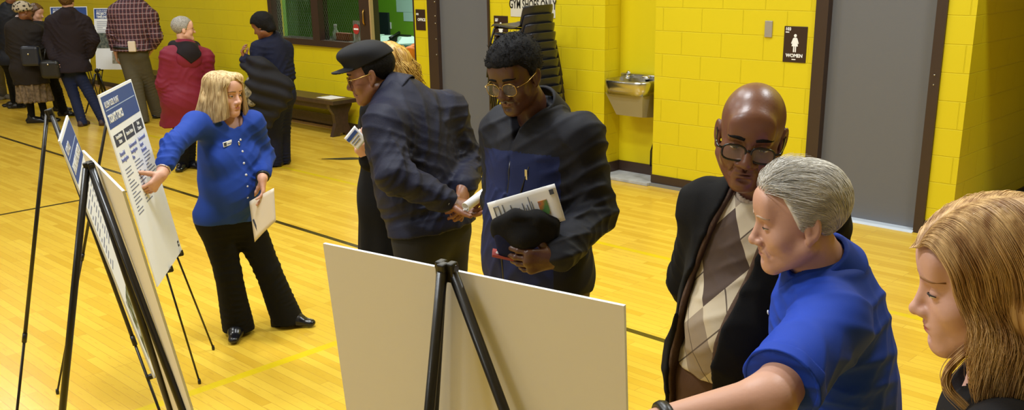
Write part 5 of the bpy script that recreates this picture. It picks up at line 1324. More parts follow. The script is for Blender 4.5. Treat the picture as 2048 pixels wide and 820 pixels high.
S_ = Sdf(); p.torso(S_, .025, 1.0, 1.1, shr=.058); p.arms(S_, .012, (.062, .054, .044), to=.9)
an_ = (J['anR']+J['anL'])/2; low = lerp(J['pel'], an_, .33); S_.cone(J['pel'], low, .19, .215, .06, (p.f, 1.15)); S_.cut(low, J['pel']*0-UP)
S_.disp = lambda q: .005*wob(q, 12, 9)+.006*np.sin(np.arctan2((q-J['pel'])@p.r, (q-J['pel'])@p.f)*9)*np.clip((J['pel'][2]+.1-q[:, 2])/.4, 0, 1)
jk = p.put('coat', S_, .010, M_BLKCOAT); collar(p, M_BLKCOAT, jk, .07, .05, h_=.006)
p.trousers(.011, M_BLACKT, .05, (.09, .066, .06)); p.shoes(.010, M_SHOEB, .95)
hh = 4.62-.36
t, TM, ww, hh_ = sheet('leaflet', (PP(688, 277, hh), PP(709, 251, hh), PP(734, 278, hh), PP(716, 300, hh)), M_PAPER, 'white folded leaflet with navy strip held in front of the capped man', 'leaflet', .0015, bend=.0)
MB().box((-ww*.40, hh_*.14, -.001), (ww*.40, hh_*.34, .0045)).build('navy_strip', M_NAVYINK, t, TM)
MB().box((-ww*.34, -hh_*.04, -.001), (ww*.30, hh_*.01, .0045)).build('text_line', M_GREYINK, t, TM); MB().box((-ww*.34, -hh_*.20, -.001), (ww*.20, -hh_*.15, .0045)).build('text_line', M_GREYINK, t, TM)

# ============ man in two-tone navy jacket reading, gold glasses
p = Person('man in navy and black zip jacket with gold glasses looking down, papers in hand', 3.30, dict(
    hc=(1030, 149, -.05), nb=(1078, 240, .04), shR=(1008, 262, .12), shL=(1160, 276, -.10), elR=(1003, 395, .16), wrR=(1022, 470, -.06), elL=(1192, 425, -.12), wrL=(1112, 517, -.35),
    pel=(1080, 545, .03), hipR=(1040, 556, .09), hipL=(1118, 562, -.04)))
p.rep('navyman'); J = p.J; NM = p
A = head_axes(-ER*.52+EC*.80, 20, -4); h = Head(J['hc'], A, .95, nose=1.25, wide=1.0, lips=1.2, jaw=1.02)
hd_ = nrm(PP(1040, 527, 3.30-.385)-J['wrL'])
hL = ((J['wrL'], hd_, nrm(HF*1.0+UP*.12), -1), dict(curl=(30, 34, 38, 42), thumb=(50, -6), sc=1.05, spread=5))
p.body(SK_DARK, .0055, h, LIP_D, (hL,), 2, rn=.062, armr=(.05, .042, .03))
eyes(p.e, h, M_IRISB, .34, -.05, .0011, H_BLACK, .0042, S=p.bodyS)
glasses(p.e, h, M_GOLD, rx=.0275, rz=.0225, z=-.011, r=.0011, square=2.4, y=.101)
ln = ([-.13, -.06, -.04, -.018, .0, .012, .022, .045, .062, .09], [-.06, -.055, -.02, .015, .01, -.005, .03, .055, .062, .066])
rs_ = np.random.RandomState(8); pt = []
for i in range(2600):
    v = rs_.normal(size=3); v /= np.linalg.norm(v); c_ = np.array([0, -.014, .041])+v*np.array([.092, .112, .099])
    if c_[2] < np.interp(c_[1], *ln)+.006: continue
    tq = rs_.normal(size=3)*.010; pt.append([h.w(*(c_-v*.006)), h.w(*(c_+tq*.35)), h.w(*(c_+tq*.7-v*.003))])
hair_cap(p.e, h, H_BLACK, .016, ln, .0025, 90, .005, top=.003, st=(np.array(pt), .0012*np.ones(len(pt))))
MB().tube([h.loc(on_surface(p.bodyS, h.w(x, .05, -.0560-abs(x)*.24), h.A[1], .09, .001)[None])[0] for x in np.linspace(-.027, .027, 11)], [.0016+.0026*math.sin(PI*i/10) for i in range(11)], 8, flat=((0, 1, 0), .5)).build('moustache', mat('grey_moustache', S(128, 116, 106), .8), p.e, hm(p.e, h))
S_ = Sdf(); p.torso(S_, .028, 1.06, 1.12, shr=.054, belly=.03); p.arms(S_, .012, (.063, .058, .047), to=.9)
S_.ell(J['pel']+UP*.06+p.f*.02, (.20, .17, .16), .06, np.array([p.r, p.f, UP]))
S_.cut(J['pel']-UP*.035, -UP)
lf = limb_folds(p, J, 13, .006, 62); ctr = J['nb']+p.f*.16
S_.cutfn(lambda q: np.minimum(((q-J['nb'])@p.f)-.03, .7*(.045+((q-J['nb'])@p.u))-np.abs((q-J['nb'])@p.r)), .008)
S_.disp = lambda q: lf(q)+drape(p, q, 15, .008, 50)-.004*np.exp(-(((q-J['nb'])@p.r)/.006)**2)*(((q-J['nb'])@p.f) > 0)
def two_tone(c):
    q = c-J['nb']; x = q@p.r; z = q@p.u; return ((z < -.085-.06*np.abs(x)) & (np.abs(x) < .165) & (q@p.f > -.02)).astype(int)
jk = p.put('jacket', S_, .0055, [cloth('black_softshell', S(22, 23, 32), .7, .06, 300), cloth('navy_softshell', S(22, 32, 74), .65, .06, 300)], two_tone)
collar(p, MATS['black_softshell'], jk, .082, .064, .008, .9, .024)
zp = [on_surface(S_, lerp(J['nb'], J['pel'], t_)+p.r*.0, p.f, .4) for t_ in np.linspace(.22, 1.02, 14)]
MB().tube([z_+p.f*.001 for z_ in zp], .0042, 6).build('zip', mat('dark_zip', S(60, 60, 66), .3, .6), jk)
z0_ = on_surface(S_, lerp(J['nb'], J['pel'], .26)-p.r*.085, p.f, .4); z1_ = on_surface(S_, lerp(J['nb'], J['pel'], .40)-p.r*.055, p.f, .4)
z0_ = on_surface(S_, lerp(J['nb'], J['pel'], .24)+p.r*.0-p.r*.075, p.f, .4)
MB().tube([z0_+p.f*.002, lerp(z0_, z1_, .5)+p.f*.003, z1_+p.f*.002], .0026, 6).build('pocket_zip', M_BLACK, jk)
MB().box((-.006, -.018, -.001), (.006, .018, .002), .002).build('jacket_emblem', M_SILVER, jk, Matrix.Translation(-Vector(p.e.location)) @ frame(p.r, p.u, p.f, lerp(z0_, z1_, .3)+p.f*.004-p.r*.0))
S_ = Sdf(); S_.cone(J['nb']-p.u*.10+p.f*.035, J['nb']+p.u*.03+p.f*.012, .088, .074, .02); S_.cut(J['nb']+p.u*.012, nrm(p.u+p.f*.55)); S_.disp = lambda q: .002*wob(q, 40, 2)
p.put('shirt', S_, .006, cloth('maroon_shirt_cloth', S(84, 30, 42), .85))
p.trousers(.008, M_TAUPE, .08, (.105, .085, .072), .02, .006, .004, seed=18); p.shoes(.008, M_SHOEB, 1.08)
# things he holds: sheet, black pouch, navy cap, red folder
hq = 3.30-.30
t, TM, ww, hh_ = sheet('printed_sheet', (PP(974, 406, hq-.0), PP(1109, 367, hq-.03), PP(1131, 440, hq-.03), PP(1000, 482, hq)), M_PAPER, 'white printed sheet with small colour picture held by man in navy jacket', 'papers', .002, bend=.0)
fb = lambda n_, r_, m_: [MB().box((ww*a, hh_*b_, -.003), (ww*c_, hh_*d_, .0052)).build(n_, m_, t, TM) for a, b_, c_, d_ in r_]
ORG = photo_mat('sunset_print', S(60, 90, 120), S(200, 120, 50), S(80, 130, 70))
fb('picture', [(.20, -.20, .33, .16)], ORG); fb('logo', [(.40, .24, .46, .36)], M_DARKINK)
b = MB()
rl_ = random.Random(2)
for x in (-.30, -.22, -.19, -.08, -.02, .01, .04, .08, .11): b.box((ww*x, hh_*rl_.uniform(-.40, -.3), .0), (ww*(x+.008), hh_*rl_.uniform(.05, .34), .0050))
for x in (-.43, -.36): b.box((ww*x, -hh_*.42, .0), (ww*(x+.006), hh_*.32, .0050))
b.box((ww*-.43, hh_*.31, .0), (ww*-.354, hh_*.32, .0050)).build('text_lines', M_GREYINK, t, TM)
def soft(name, label, cat, S, h_, m, part='body'):
    V, Q = S.mesh(h_); c = (V.min(0)+V.max(0))/2; t = thing(name, label, cat, tuple(c)); return t, mesh_obj(part, V, Q, m, t)
S_ = Sdf(); S_.path([PP(992, 446, hq-.03), PP(1030, 436, hq-.045), PP(1075, 440, hq-.045), PP(1108, 446, hq-.03)], [.016, .026, .027, .020], .02); S_.path([PP(1000, 462, hq-.02), PP(1050, 474, hq-.045), PP(1100, 468, hq-.02)], [.030, .038, .030], .03)
S_.cone(PP(1020, 446, hq-.08), PP(1062, 443, hq-.08), .008, .009, .006, None, 'd'); S_.disp = lambda q: .003*wob(q, 55, 6)
t, o = soft('folded_gloves', 'folded black gloves in front of the printed sheet in navy-jacketed man\'s hand', 'gloves', S_, .005, cloth('black_fleece', S(20, 19, 20), .95))
S_ = Sdf(); S_.path([PP(1003, 470, hq-.035), PP(1008, 500, hq-.035)], [.026, .022], .02, (EC, 1.4)); S_.path([PP(1034, 472, hq-.035), PP(1034, 502, hq-.035)], [.034, .028], .03, (EC, 1.4)); S_.disp = lambda q: .002*wob(q, 45, 7)
t, o = soft('folded_knit_cap', 'folded navy cap with small white marks under the black gloves', 'cap', S_, .005, cloth('navy_knit', S(22, 26, 56), .9))
for (u, v) in ((1026, 488), (996, 503)):
    q_ = on_surface(S_, PP(u, v, hq-.03), EC, .12, .002); MB().sphere((0, 0, 0), .007, (1, .7, .16), 10).build('mark', M_WHITEINK, t, Matrix.Translation(-Vector(t.location)) @ frame(ER, CU, nrm(EC+UP*.2), q_))
f0, f1 = PP(984, 514, hq-.055), PP(1110, 540, hq-.04); ax = nrm(f1-f0); n_ = nrm(np.cross(ax, HF))
t = thing('red_notebook', 'thin red-edged notebook under the hand of man in navy jacket', 'notebook', tuple(f0))
MB().hexa([f0, f1, f1+HF*.07, f0+HF*.07, f0+n_*.008, f1+n_*.008, f1+n_*.008+HF*.07, f0+n_*.008+HF*.07]).build('cover', mat('red_brown_cover', S(150, 62, 56), .5), t)

# ============ bald man in argyle sweater
p = Person('bald man with black-rimmed glasses, argyle sweater and open black coat', 2.61, dict(
    hc=(1502, 268, -.02), nb=(1530, 392, .05), shR=(1418, 418, .14), shL=(1630, 440, -.03), elR=(1385, 560, .28), wrR=(1450, 650, .30), elL=(1670, 590, .10), wrL=(1600, 660, .24),
    pel=(1480, 740, .07), hipR=(1425, 752, .12), hipL=(1545, 762, .03)))
p.rep('bald'); J = p.J
A = head_axes(-ER*.27+EC*.96, 12, 7); h = Head(J['hc'], A, 1.10, nose=1.3, wide=1.0, lips=1.15, jaw=1.08, cheek=1.1)
p.body(skin('warm_brown_skin', S(112, 72, 56), .36, S(96, 58, 54)), .0055, h, LIP_D, (), 1, rn=.062)
eyes(p.e, h, M_IRISB, .40, 0, .0011, H_BLACK, .0040, S=p.bodyS)
glasses(p.e, h, mat('black_frame', S(18, 14, 14), .15), rx=.0275, rz=.0195, z=-.012, r=.0026, square=3, y=.101)
S_ = Sdf(); p.torso(S_, .012, 1.04, 1.08, belly=.075, shr=.055); S_.cut(J['pel']+UP*.015+p.f*.0, -UP)
S_.cutfn(lambda q: .078-np.sqrt((((q-(J['nb']+p.f*.03+p.u*.035)))**2).sum(1)), .004)
S_.disp = lambda q: drape(p, q, 27, .004, 45)
c0_ = lerp(J['pel'], J['nb'], .45)
V, Q = S_.mesh(.006); SWM = frame(p.r, p.f, p.u, c0_); Ar = np.array([p.r, p.f, p.u]); Vl = (V-c0_)@Ar.T
def on_knit(u, v):
    "where the knit is hit by the ray through a pixel, in the sweater's own frame"
    d_ = PP(u, v, 3.)-CO; d_ = d_/np.linalg.norm(d_); w_ = V-CO; t_ = w_@d_; r2 = ((w_-t_[:, None]*d_)**2).sum(1)
    k_ = np.flatnonzero(r2 < max(.012**2, r2.min()*1.6)); k_ = k_[np.argmin(t_[k_])]; return Vl[k_]
def argyle():
    m = mat('argyle_knit', S(200, 186, 164), .9); q = NT(m); x, y, z, v = q.xyz('Object')
    tp_ = [on_knit(*a) for a in ((1470, 412), (1402, 612), (1382, 478), (1486, 535))]
    Mx = np.array([[a[0], a[2], 1] for a in tp_]); cu_ = np.linalg.lstsq(Mx, np.array([22., 21., 22., 21.]), rcond=None)[0]; cv_ = np.linalg.lstsq(Mx, np.array([21., 22., 22., 21.]), rcond=None)[0]
    aff = lambda c_: q.math('ADD', q.math('ADD', q.math('MULTIPLY', x, float(c_[0])), q.math('MULTIPLY', z, float(c_[1]))), float(c_[2]))
    u_, v_ = aff(cu_), aff(cv_)
    iu = q.math('FLOOR', u_); iv = q.math('FLOOR', v_)
    pu = q.math('MODULO', iu, 2.); pv = q.math('MODULO', iv, 2.)
    dark = q.math('MULTIPLY', pu, pv); mid = q.math('MULTIPLY', q.math('SUBTRACT', 1., pu), q.math('SUBTRACT', 1., pv))
    c = q.mix(dark, S(196, 182, 158), S(78, 62, 54)); c = q.mix(mid, c, S(146, 130, 112))
    fu = q.math('ABSOLUTE', q.math('SUBTRACT', q.math('FRACT', u_), .5)); fv = q.math('ABSOLUTE', q.math('SUBTRACT', q.math('FRACT', v_), .5))
    ln_ = q.math('MAXIMUM', q.math('LESS_THAN', fu, .013), q.math('LESS_THAN', fv, .013))
    c = q.mix(q.math('MULTIPLY', ln_, q.math('SUBTRACT', .9, q.math('MULTIPLY', dark, .8))), c, S(72, 56, 48)); q.put(q.b.inputs['Base Color'], c)
    wv = q.n('ShaderNodeTexWave'); wv.inputs['Scale'].default_value = 190; wv.inputs['Distortion'].default_value = 1; q.t.links.new(v, wv.inputs['Vector'])
    bp = q.n('ShaderNodeBump'); bp.inputs['Strength'].default_value = .3; bp.inputs['Distance'].default_value = .002; q.t.links.new(wv.outputs['Fac'], bp.inputs['Height']); q.t.links.new(bp.outputs[0], q.b.inputs['Normal'])
    return m
sw = mesh_obj('sweater', Vl, Q, argyle(), p.e, SWM)
SW_S = S_
S_ = Sdf(); cax = nrm(p.u+p.f*.35); S_.cone(J['nb']-cax*.03+p.f*.02, J['nb']+cax*.03+p.f*.012, .088, .076, .01); S_.cone(J['nb']-cax*.08+p.f*.02, J['nb']+cax*.08+p.f*.012, .075, .064, .004, None, 'd'); S_.cut(J['nb']+cax*.03+p.f*.012, cax, .006)
S_.disp = lambda q: .0009*np.sin(np.arctan2((q-J['nb'])@p.r, (q-J['nb'])@p.f)*44)
p.put('sweater_neckband', S_, .003, cloth('taupe_rib_knit', S(168, 152, 136), .9), parent=p.e)
def opencoat(inset, extra):
    S_ = Sdf(); p.torso(S_, .040+extra, 1.05, 1.10, belly=.085, shr=.050); p.arms(S_, .015+extra, (.064, .060, .05), to=.92)
    an_ = (J['anR']+J['anL'])/2; low = lerp(J['pel'], an_, .45); S_.cone(J['pel'], low, .21+extra, .24+extra, .08, (p.f, 1.15)); S_.cut(low, -UP)
    def gap(q):
        d_ = q-J['nb']; x = d_@p.r; z = d_@p.u; y = d_@p.f
        lim = np.interp(-z, [-.1, 0, .1, .25, .5, .8, 1.2], [.060, .068, .098, .140, .165, .168, .15])+inset
        limL = np.interp(-z, [-.1, 0, .1, .25, .5, .8, 1.2], [.060, .058, .045, .015, -.02, -.035, -.03])+inset
        return np.minimum(y+.01, np.where(x > 0, lim-x, limL+x))
    S_.cutfn(gap, .012)
    return S_
lf = limb_folds(p, J, 23, .006, 60)
S_ = opencoat(.012, .0); S_.disp = lambda q: lf(q)+drape(p, q, 25, .008, 40); coat = p.put('coat', S_, .007, M_BLKCOAT); collar(p, M_BLKCOAT, coat, .086, .05, .012, 1.3, .03)
S_ = opencoat(.0, -.008); S_.disp = lambda q: .004*wob(q, 14, 26); p.put('coat_lining', S_, .007, cloth('brown_quilted_lining', S(74, 54, 42), .7, .4, 60), parent=coat)
p.trousers(.009, M_BRNT, .10, (.115, .09, .075), .02, .006, .004, seed=28); p.shoes(.009, M_SHOEB, 1.08)

# ============ white-haired man in blue polo shirt
p = Person('white-haired man in royal blue polo shirt reaching toward the middle board', 2.10, dict(
    hc=(1596, 434, .0), nb=(1646, 546, .03), shR=(1664, 602, .21), shL=(1660, 650, -.15), elR=(1560, 800, .30), wrR=(1440, 880, .25), elL=(1536, 800, -.36), wrL=(1318, 850, -.42),
    pel=(1705, 955, .05), hipR=(1700, 975, .14), hipL=(1700, 990, -.05)), toes=[nrm(-ER)]*2)
p.rep('polo'); J = p.J
A = head_axes(-ER*.99+HF*.03, 9, 0); h = Head(J['hc'], A, .975, nose=1.05, wide=1.02, jaw=1.06, lips=.75, chin=1.02)
hL = ((J['wrL'], nrm(J['wrL']-J['elL']), nrm(-UP+HF*.3), -1), dict(curl=(5, 20, 30, 36), thumb=(35, 15), sc=1.02))
p.body(SK_TAN, .005, h, LIP_M, (hL,), 1, rn=.064, armr=(.054, .050, .034))
eyes(p.e, h, M_IRISG, .34, 0, .0012, mat('sandy_grey_brow', S(178, 154, 136), .7), .0028, S=p.bodyS)
ln = ([-.13, -.06, -.045, -.022, -.01, .004, .014, .028, .045, .06, .075, .1], [-.085, -.082, -.055, .008, .012, .0, -.012, .03, .072, .078, .088, .094])
def comb(c, t):
    side = np.clip(np.abs(c[:, 0])/.06, 0, 1)[:, None]; back = np.clip((-c[:, 1]-.03)/.05, 0, 1)[:, None]
    return np.array([0, -1., 0])+side*np.array([0, 0, -.35])+back*np.array([0, .5, -1.2])+np.sign(c[:, :1])*np.array([.12, 0, 0])
pt, rd = flow_strands(h, 7500, ln, comb, .055, .005, .0010, 12, .0095, zlow=-.004, jit=.13)
q2, r2_ = flow_strands(h, 1500, ([-.2, .03, .04, .1], [.3, .3, .07, .08]), comb, .075, .020, .0010, 14, .009, zlow=-.002, jit=.10); pt = np.concatenate([pt, q2]); rd = np.concatenate([rd, r2_])
hair_cap(p.e, h, H_GREYW, .009, ln, .0016, 70, .004, st=(pt, rd))
S_ = Sdf(); p.torso(S_, .016, 1.02, 1.06, belly=.04, shr=.060); 
for q in 'RL':
    J['sl'+q] = lerp(J['sh'+q], J['el'+q], .80 if q == 'L' else .85); ua = nrm(J['el'+q]-J['sh'+q])
    S_.cone(J['sh'+q], J['sl'+q], .080, .080, .04); S_.cut(J['sl'+q]+UP*0, ua, .003) if False else None
slL, uaL = J['slL'], nrm(J['elL']-J['shL']); slR, uaR = J['slR'], nrm(J['elR']-J['shR'])
def slv(q):
    dl = (q-slL)@uaL; rl_ = np.sqrt((((q-slL)-dl[:, None]*uaL)**2).sum(1)); dr_ = (q-slR)@uaR; rr_ = np.sqrt((((q-slR)-dr_[:, None]*uaR)**2).sum(1))
    return np.maximum(np.minimum(dl, .115-rl_), np.minimum(dr_, .115-rr_))
S_.cutfn(slv, .003)
S_.cutfn(lambda q: .066-np.sqrt((((q-(J['nb']+p.f*.03+p.u*.035))*1.0)**2).sum(1)), .004)
def pd(q):
    x = (q-J['shL'])@uaL; d_ = q-J['shL']
    return (drape(p, q, 35, .006, 46)+crease(d_, p.u*.8-p.f*.5, 80, .011, 36)*np.exp(-((d_@(p.u*.7+p.f*.6)+.02)/.13)**2)*np.exp(-((d_@p.r)/.14)**2)
            +crease(d_, uaL*.5+p.u*.8, 66, .010, 38)*np.exp(-((x-.13)/.12)**2)+crease(d_, p.u*.9+p.f*.4, 50, .008, 40)*np.exp(-((d_@p.u+.3)/.2)**2))
S_.disp = pd; S_.cut(J['pel']-UP*.02, -UP)
polo = p.put('polo_shirt', S_, .005, M_BLUEPOLO)
# sleeve band, collar, placket buttons
S2 = Sdf(); S2.cone(slL-uaL*.026, slL+uaL*.002, .0835, .0835, .004); S2.cut(slL+uaL*.002, uaL, .002); S2.cut(slL-uaL*.026, -uaL, .002); S2.cone(slL-uaL*.05, slL+uaL*.05, .076, .076, .002, None, 'd')
S2.disp = lambda q: pd(q)*.8
p.put('sleeve_band', S2, .003, M_BLUEPOLO, parent=polo)
S2 = Sdf(); cax = nrm(h.w(0, -.02, -.065)-J['nb']); c_ = J['nb']+cax*.022
S2.cone(c_-cax*.016, c_+cax*.040, .102, .076, .006); S2.cone(c_-cax*.06, c_+cax*.07, .108, .051, .003, None, 'd'); S2.cut(c_+cax*.040, cax, .004)
def cop(q):
    d_ = q-c_; return np.minimum(d_@p.f-.03, .030+.35*(d_@p.f)*0+.25*(-(d_@cax))-np.abs(d_@p.r))
S2.cutfn(cop, .004)
for sx in (-1, 1): S2.path([c_+p.f*.070+p.r*sx*.034+cax*.016, c_+p.f*.100+p.r*sx*.050-cax*.040], [.018, .013], .008, (nrm(p.f+p.r*sx*.4), 2.6))
p.put('collar', S2, .003, M_BLUEPOLO, parent=polo)
for k, t_ in enumerate((.085, .15, .215)):
    q_ = on_surface(S_, J['nb']-p.u*t_+p.f*.0-p.r*.004*k, p.f, .4)
    MB().sphere((0, 0, 0), .0062, (1, 1, .4), 12).build('button', M_PEARL, polo, Matrix.Translation(-Vector(p.e.location)) @ frame(p.r, p.u, p.f, q_+p.f*.004))
q_ = on_surface(S_, J['nb']-p.u*.205-p.r*.035, p.f, .4); MB().box((-.010, -.006, -.001), (.010, .006, .003), .001).build('chest_emblem', M_WHITEINK, polo, Matrix.Translation(-Vector(p.e.location)) @ frame(p.r, p.u, p.f, q_+p.f*.003))
p.trousers(.012, cloth('khaki_trousers', S(120, 106, 84), .85), .03, (.105, .085, .07)); p.shoes(.012, M_SHOEB, 1.05)
wd_ = nrm(J['elL']-J['wrL']); a_ = nrm(np.cross(wd_, UP)); b_ = np.cross(wd_, a_); cc = J['wrL']+wd_*.012
MB().tube([cc+(a_*math.cos(t)+b_*math.sin(t))*.038 for t in [2*PI*i/24 for i in range(25)]], .008, 8, caps=False, flat=(tuple(wd_), 1.6)).build('wristwatch', M_BLACK, p.e)

# ============ woman with long copper-blond hair at the right edge
p = Person('woman with long wavy copper-blond hair and black top at the right edge', 1.45, dict(
    hc=(1970, 557, .0), nb=(2022, 760, .03), shR=(2060, 850, .17), shL=(2010, 905, -.17), elR=(2080, 1130, .2), wrR=(1990, 1280, .1), elL=(2040, 1190, -.16), wrL=(1930, 1290, -.22),
    pel=(2075, 1240, .05), hipR=(2075, 1270, .12), hipL=(2070, 1290, -.03)), toes=[nrm(-ER)]*2)
p.rep('rwoman'); J = p.J
A = head_axes(-ER*.955+HF*.27, 12, 2); h = Head(J['hc'], A, 1.0, True, nose=.85, wide=.93, jaw=.9, lips=1.0, brow=.75, chin=1.0)
p.body(SK_FAIR2, .005, h, LIP_P, (), 1, rn=.048)
eyes(p.e, h, M_IRISG, .45, 0, .0016, mat('sandy_brow', S(150, 108, 74), .7), .0030, S=p.bodyS)
def long_hair(h, m, par):
    rs_ = np.random.RandomState(21); q = h.sc; S = Sdf(); w = h.w; A = h.A
    S.ell(w(0, -.018, .040), np.array([.083, .103, .088])*q, .0, A)
    for sx in (-1, 1): S.path([w(sx*.05, -.03, .05), w(sx*.066, -.045, -.03), w(sx*.064, -.055, -.14), w(sx*.07, -.05, -.24)], [.045*q, .032*q, .030*q, .02*q], .03)
    S.path([w(0, -.075, .03), w(0, -.08, -.08), w(0, -.08, -.24)], [.055*q, .045*q, .03*q], .04)
    S.ell(w(0, .075, -.02), np.array([.080, .075, .120])*q, .01, A, 'd')
    S.disp = lambda p_: .002*wob(p_, 50, 4)
    V, Q = S.mesh(.006); paths = []; rr_ = []
    px = -.022                                                   # parting, on her left
    for i in range(7500):
        side = -1 if rs_.rand() < .72 else 1
        y0 = rs_.uniform(-.105, .088); e = abs(rs_.normal(0, .006)); ph = y0*42+side*1.3+rs_.normal(0, .4); fr_ = rs_.normal(27, 2); amp = rs_.uniform(.008, .018); pts = []
        ln_ = rs_.uniform(.24, .36); fy = max(0, (y0+.105)/.193); K_ = 26; frizz = rs_.normal(0, .004, 3)
        fa = np.clip((y0-.035)/.05, 0, 1); st_ = rs_.uniform(0, .25) if rs_.rand() < .5 else 0
        for k in range(K_):
            t = st_+(1-st_)*k/(K_-1)
            if t < .38:
                s_ = t/.38; th = s_*PI/2; yy = y0*(1-.18*s_)-.022*s_*(1-fa*.35)-.030*math.sin(PI*s_*.5)*(1-fa)+.018*(1-s_)
                cr = math.sqrt(max(.10, 1-((yy+.018)/.116)**2)); x = px*(1-s_)*.9+side*math.sin(th)*(.082*cr+.008+e*s_); z = .040+math.cos(th)*(.092*cr+.004+e*s_)+.004*math.sin(PI*s_)
            else:
                s_ = (t-.38)/.62; cr = math.sqrt(max(.10, 1-((y0*.82-.022*(1-fa*.35)+.018)/.116)**2))
                yb = y0*.82-.022*(1-fa*.35)-.030*(1-fa); yy = yb*(1-.35*s_)-.045*s_*(1-.45*fa)+amp*math.sin(fr_*s_*.36*1.0+ph)*min(1, s_*2); z = .040-s_*ln_
                x = side*((.082*cr+.008+e)*(1-s_*.8)+.084*s_*.8+amp*math.cos(fr_*s_*.36+ph)*min(1, s_*2)+frizz[0]*s_*2)
            pts.append(w(x, yy, z))
        paths.append(pts); rr_.append(rs_.uniform(.0004, .0008))
    for i in range(90):                                          # the loose lock that curls forward below the chin
        o = rs_.normal(0, .0035, 3); pts = []
        for k in range(26):
            t = k/25; pts.append(w(-.066+o[0]+.006*math.sin(t*5), .022+.035*math.sin(min(1, t*1.5)*PI*.62)-.055*max(0, t-.55)*2*0+.030*math.sin(t*PI)-.035*t*t+o[1], -.075-.145*t+o[2]))
        paths.append(pts); rr_.append(.0008)
    V2, Q2 = strands(np.array([np.array(a) for a in paths]), np.array(rr_))
    return mesh_obj('hair', h.loc(np.concatenate([V, V2])), np.concatenate([Q, Q2+len(V)]), m, par, hm_room(h))
long_hair(h, H_REDB, p.e)
S_ = Sdf(); p.torso(S_, .012, .95, 1.0, bust=.012, shr=.055); p.arms(S_, .01, (.055, .048, .04), to=.9); S_.cut(J['pel']-UP*.02, -UP)
S_.cutfn(lambda q: .072-np.sqrt(((q-(J['nb']+p.f*.035+p.u*.02))**2).sum(1)), .005); S_.disp = lambda q: drape(p, q, 41, .006, 50)
p.put('top', S_, .006, cloth('black_jersey', S(22, 20, 22), .85)); p.trousers(.012, M_BLACKT, .05); p.shoes(.012, M_SHOEB, .95)
# ============ far people
def simple(label, hd, px, skinm, face, hairm, hairfn=None, sc=.98, pitch=0, female=False, feet=None, toes=None, top=None, tm=None, pants=None, shoe=M_SHOEB, rl=(.095, .072, .06), hands=(), head=True, shirt=None):
    p = Person(label, hd, px, feet, toes); p.rep(label[:20]); J = p.J
    h = Head(J['hc'], head_axes(face, pitch), sc, female)
    p.body(skinm, .0085, h, None, hands, None, rn=.052)
    if hairfn: hairfn(p, h)
    elif hairm: hair_cap(p.e, h, hairm, .014, None, .003, 60, .010)
    if pants: p.trousers(QF, pants, .06, rl, .02, .005, .004)
    p.shoes(.011, shoe, 1.0)
    return p, h
def coat(p, m, t=.03, low=None, lowr=(.20, .22), name='coat', col=True, wide=1.05, seed=1, sl=(.066, .058, .048), hem=None, sides='RL', fold=.006, h_=QF):
    J = p.J; S = Sdf(); p.torso(S, t, wide, 1.1, shr=.062); p.arms(S, .012, sl, to=.9, sides=sides)
    if low is not None:
        an_ = (J['anR']+J['anL'])/2; lo_ = lerp(J['pel'], an_, low); S.cone(J['pel'], lo_, lowr[0], lowr[1], .07, (p.f, 1.2)); S.cut(lo_, -UP)
    else: S.cut(J['pel']-UP*(hem or .05), -UP)
    lf = limb_folds(p, J, seed, fold*1.2, 75)
    S.disp = lambda q: lf(q)+drape(p, q, seed, fold*1.1, 40)+fold*.9*np.sin(np.arctan2((q-J['pel'])@p.r, (q-J['pel'])@p.f)*7+seed)*np.clip((J['pel'][2]+.15-q[:, 2])/.5, 0, 1)
    o = p.put(name, S, h_, m)
    if col: collar(p, m, o, .068, .048, .010, .5, .02, h_=.006)
    return o
# maroon coat
p, h = simple('grey-haired person in maroon hooded raincoat standing by the bench', 9.95, dict(hc=(367, 58, .0), nb=(370, 94, .0), shR=(408, 116, .10), shL=(340, 114, -.10), elR=(418, 165, .12), wrR=(414, 200, -.02), elL=(328, 168, -.12), wrL=(336, 205, .0),
    pel=(370, 195, .0), hipR=(384, 203, .06), hipL=(358, 203, -.06)), SK_LIGHT, HF*.45+ER*.9, None, lambda p, h: hair_cap(p.e, h, H_GREYS, .010, None, .002, 80, .009), feet=((380, 335), (368, 338)), toes=[nrm(ER*.3+EC*.2), nrm(EC)], pants=M_BLACKT)
J = p.J; glasses(p.e, h, M_GOLD, rx=.022, rz=.016)
coat(p, M_MAROON, .04, .42, (.215, .255), 'raincoat', False, 1.1, 51, (.075, .066, .055))
S_ = Sdf(); S_.path([J['nb']+p.r*.10+p.f*.02-p.u*.0, J['nb']-p.f*.10-p.u*.03, J['nb']-p.r*.10+p.f*.02-p.u*.0], [.055, .085, .055], .03); S_.ell(J['nb']-p.f*.125-p.u*.10, (.13, .06, .11), .04, np.array([p.r, p.f, p.u])); S_.cone(J['nb']+p.u*.10, J['nb']-p.u*.02, .075, .06, .01, None, 'd'); S_.disp = lambda q: .004*wob(q, 25, 3)
hd_ = p.put('hood', S_, QF, M_MAROON)
S_.disp = lambda q: .008+.004*wob(q, 25, 3); S_.cutfn(lambda q: -(.95*((q-J['nb'])@p.u)-.75*np.abs((q-J['nb'])@p.r)+.125), .006); p.put('hood_lining', S_, .008, cloth('black_hood_lining', S(26, 20, 26), .8), parent=hd_)
S_ = Sdf(); S_.cone(J['nb']-p.u*.01, J['nb']+p.u*.05+p.f*.01, .075, .06, .01); p.put('shirt_collar', S_, .009, M_PAPER)
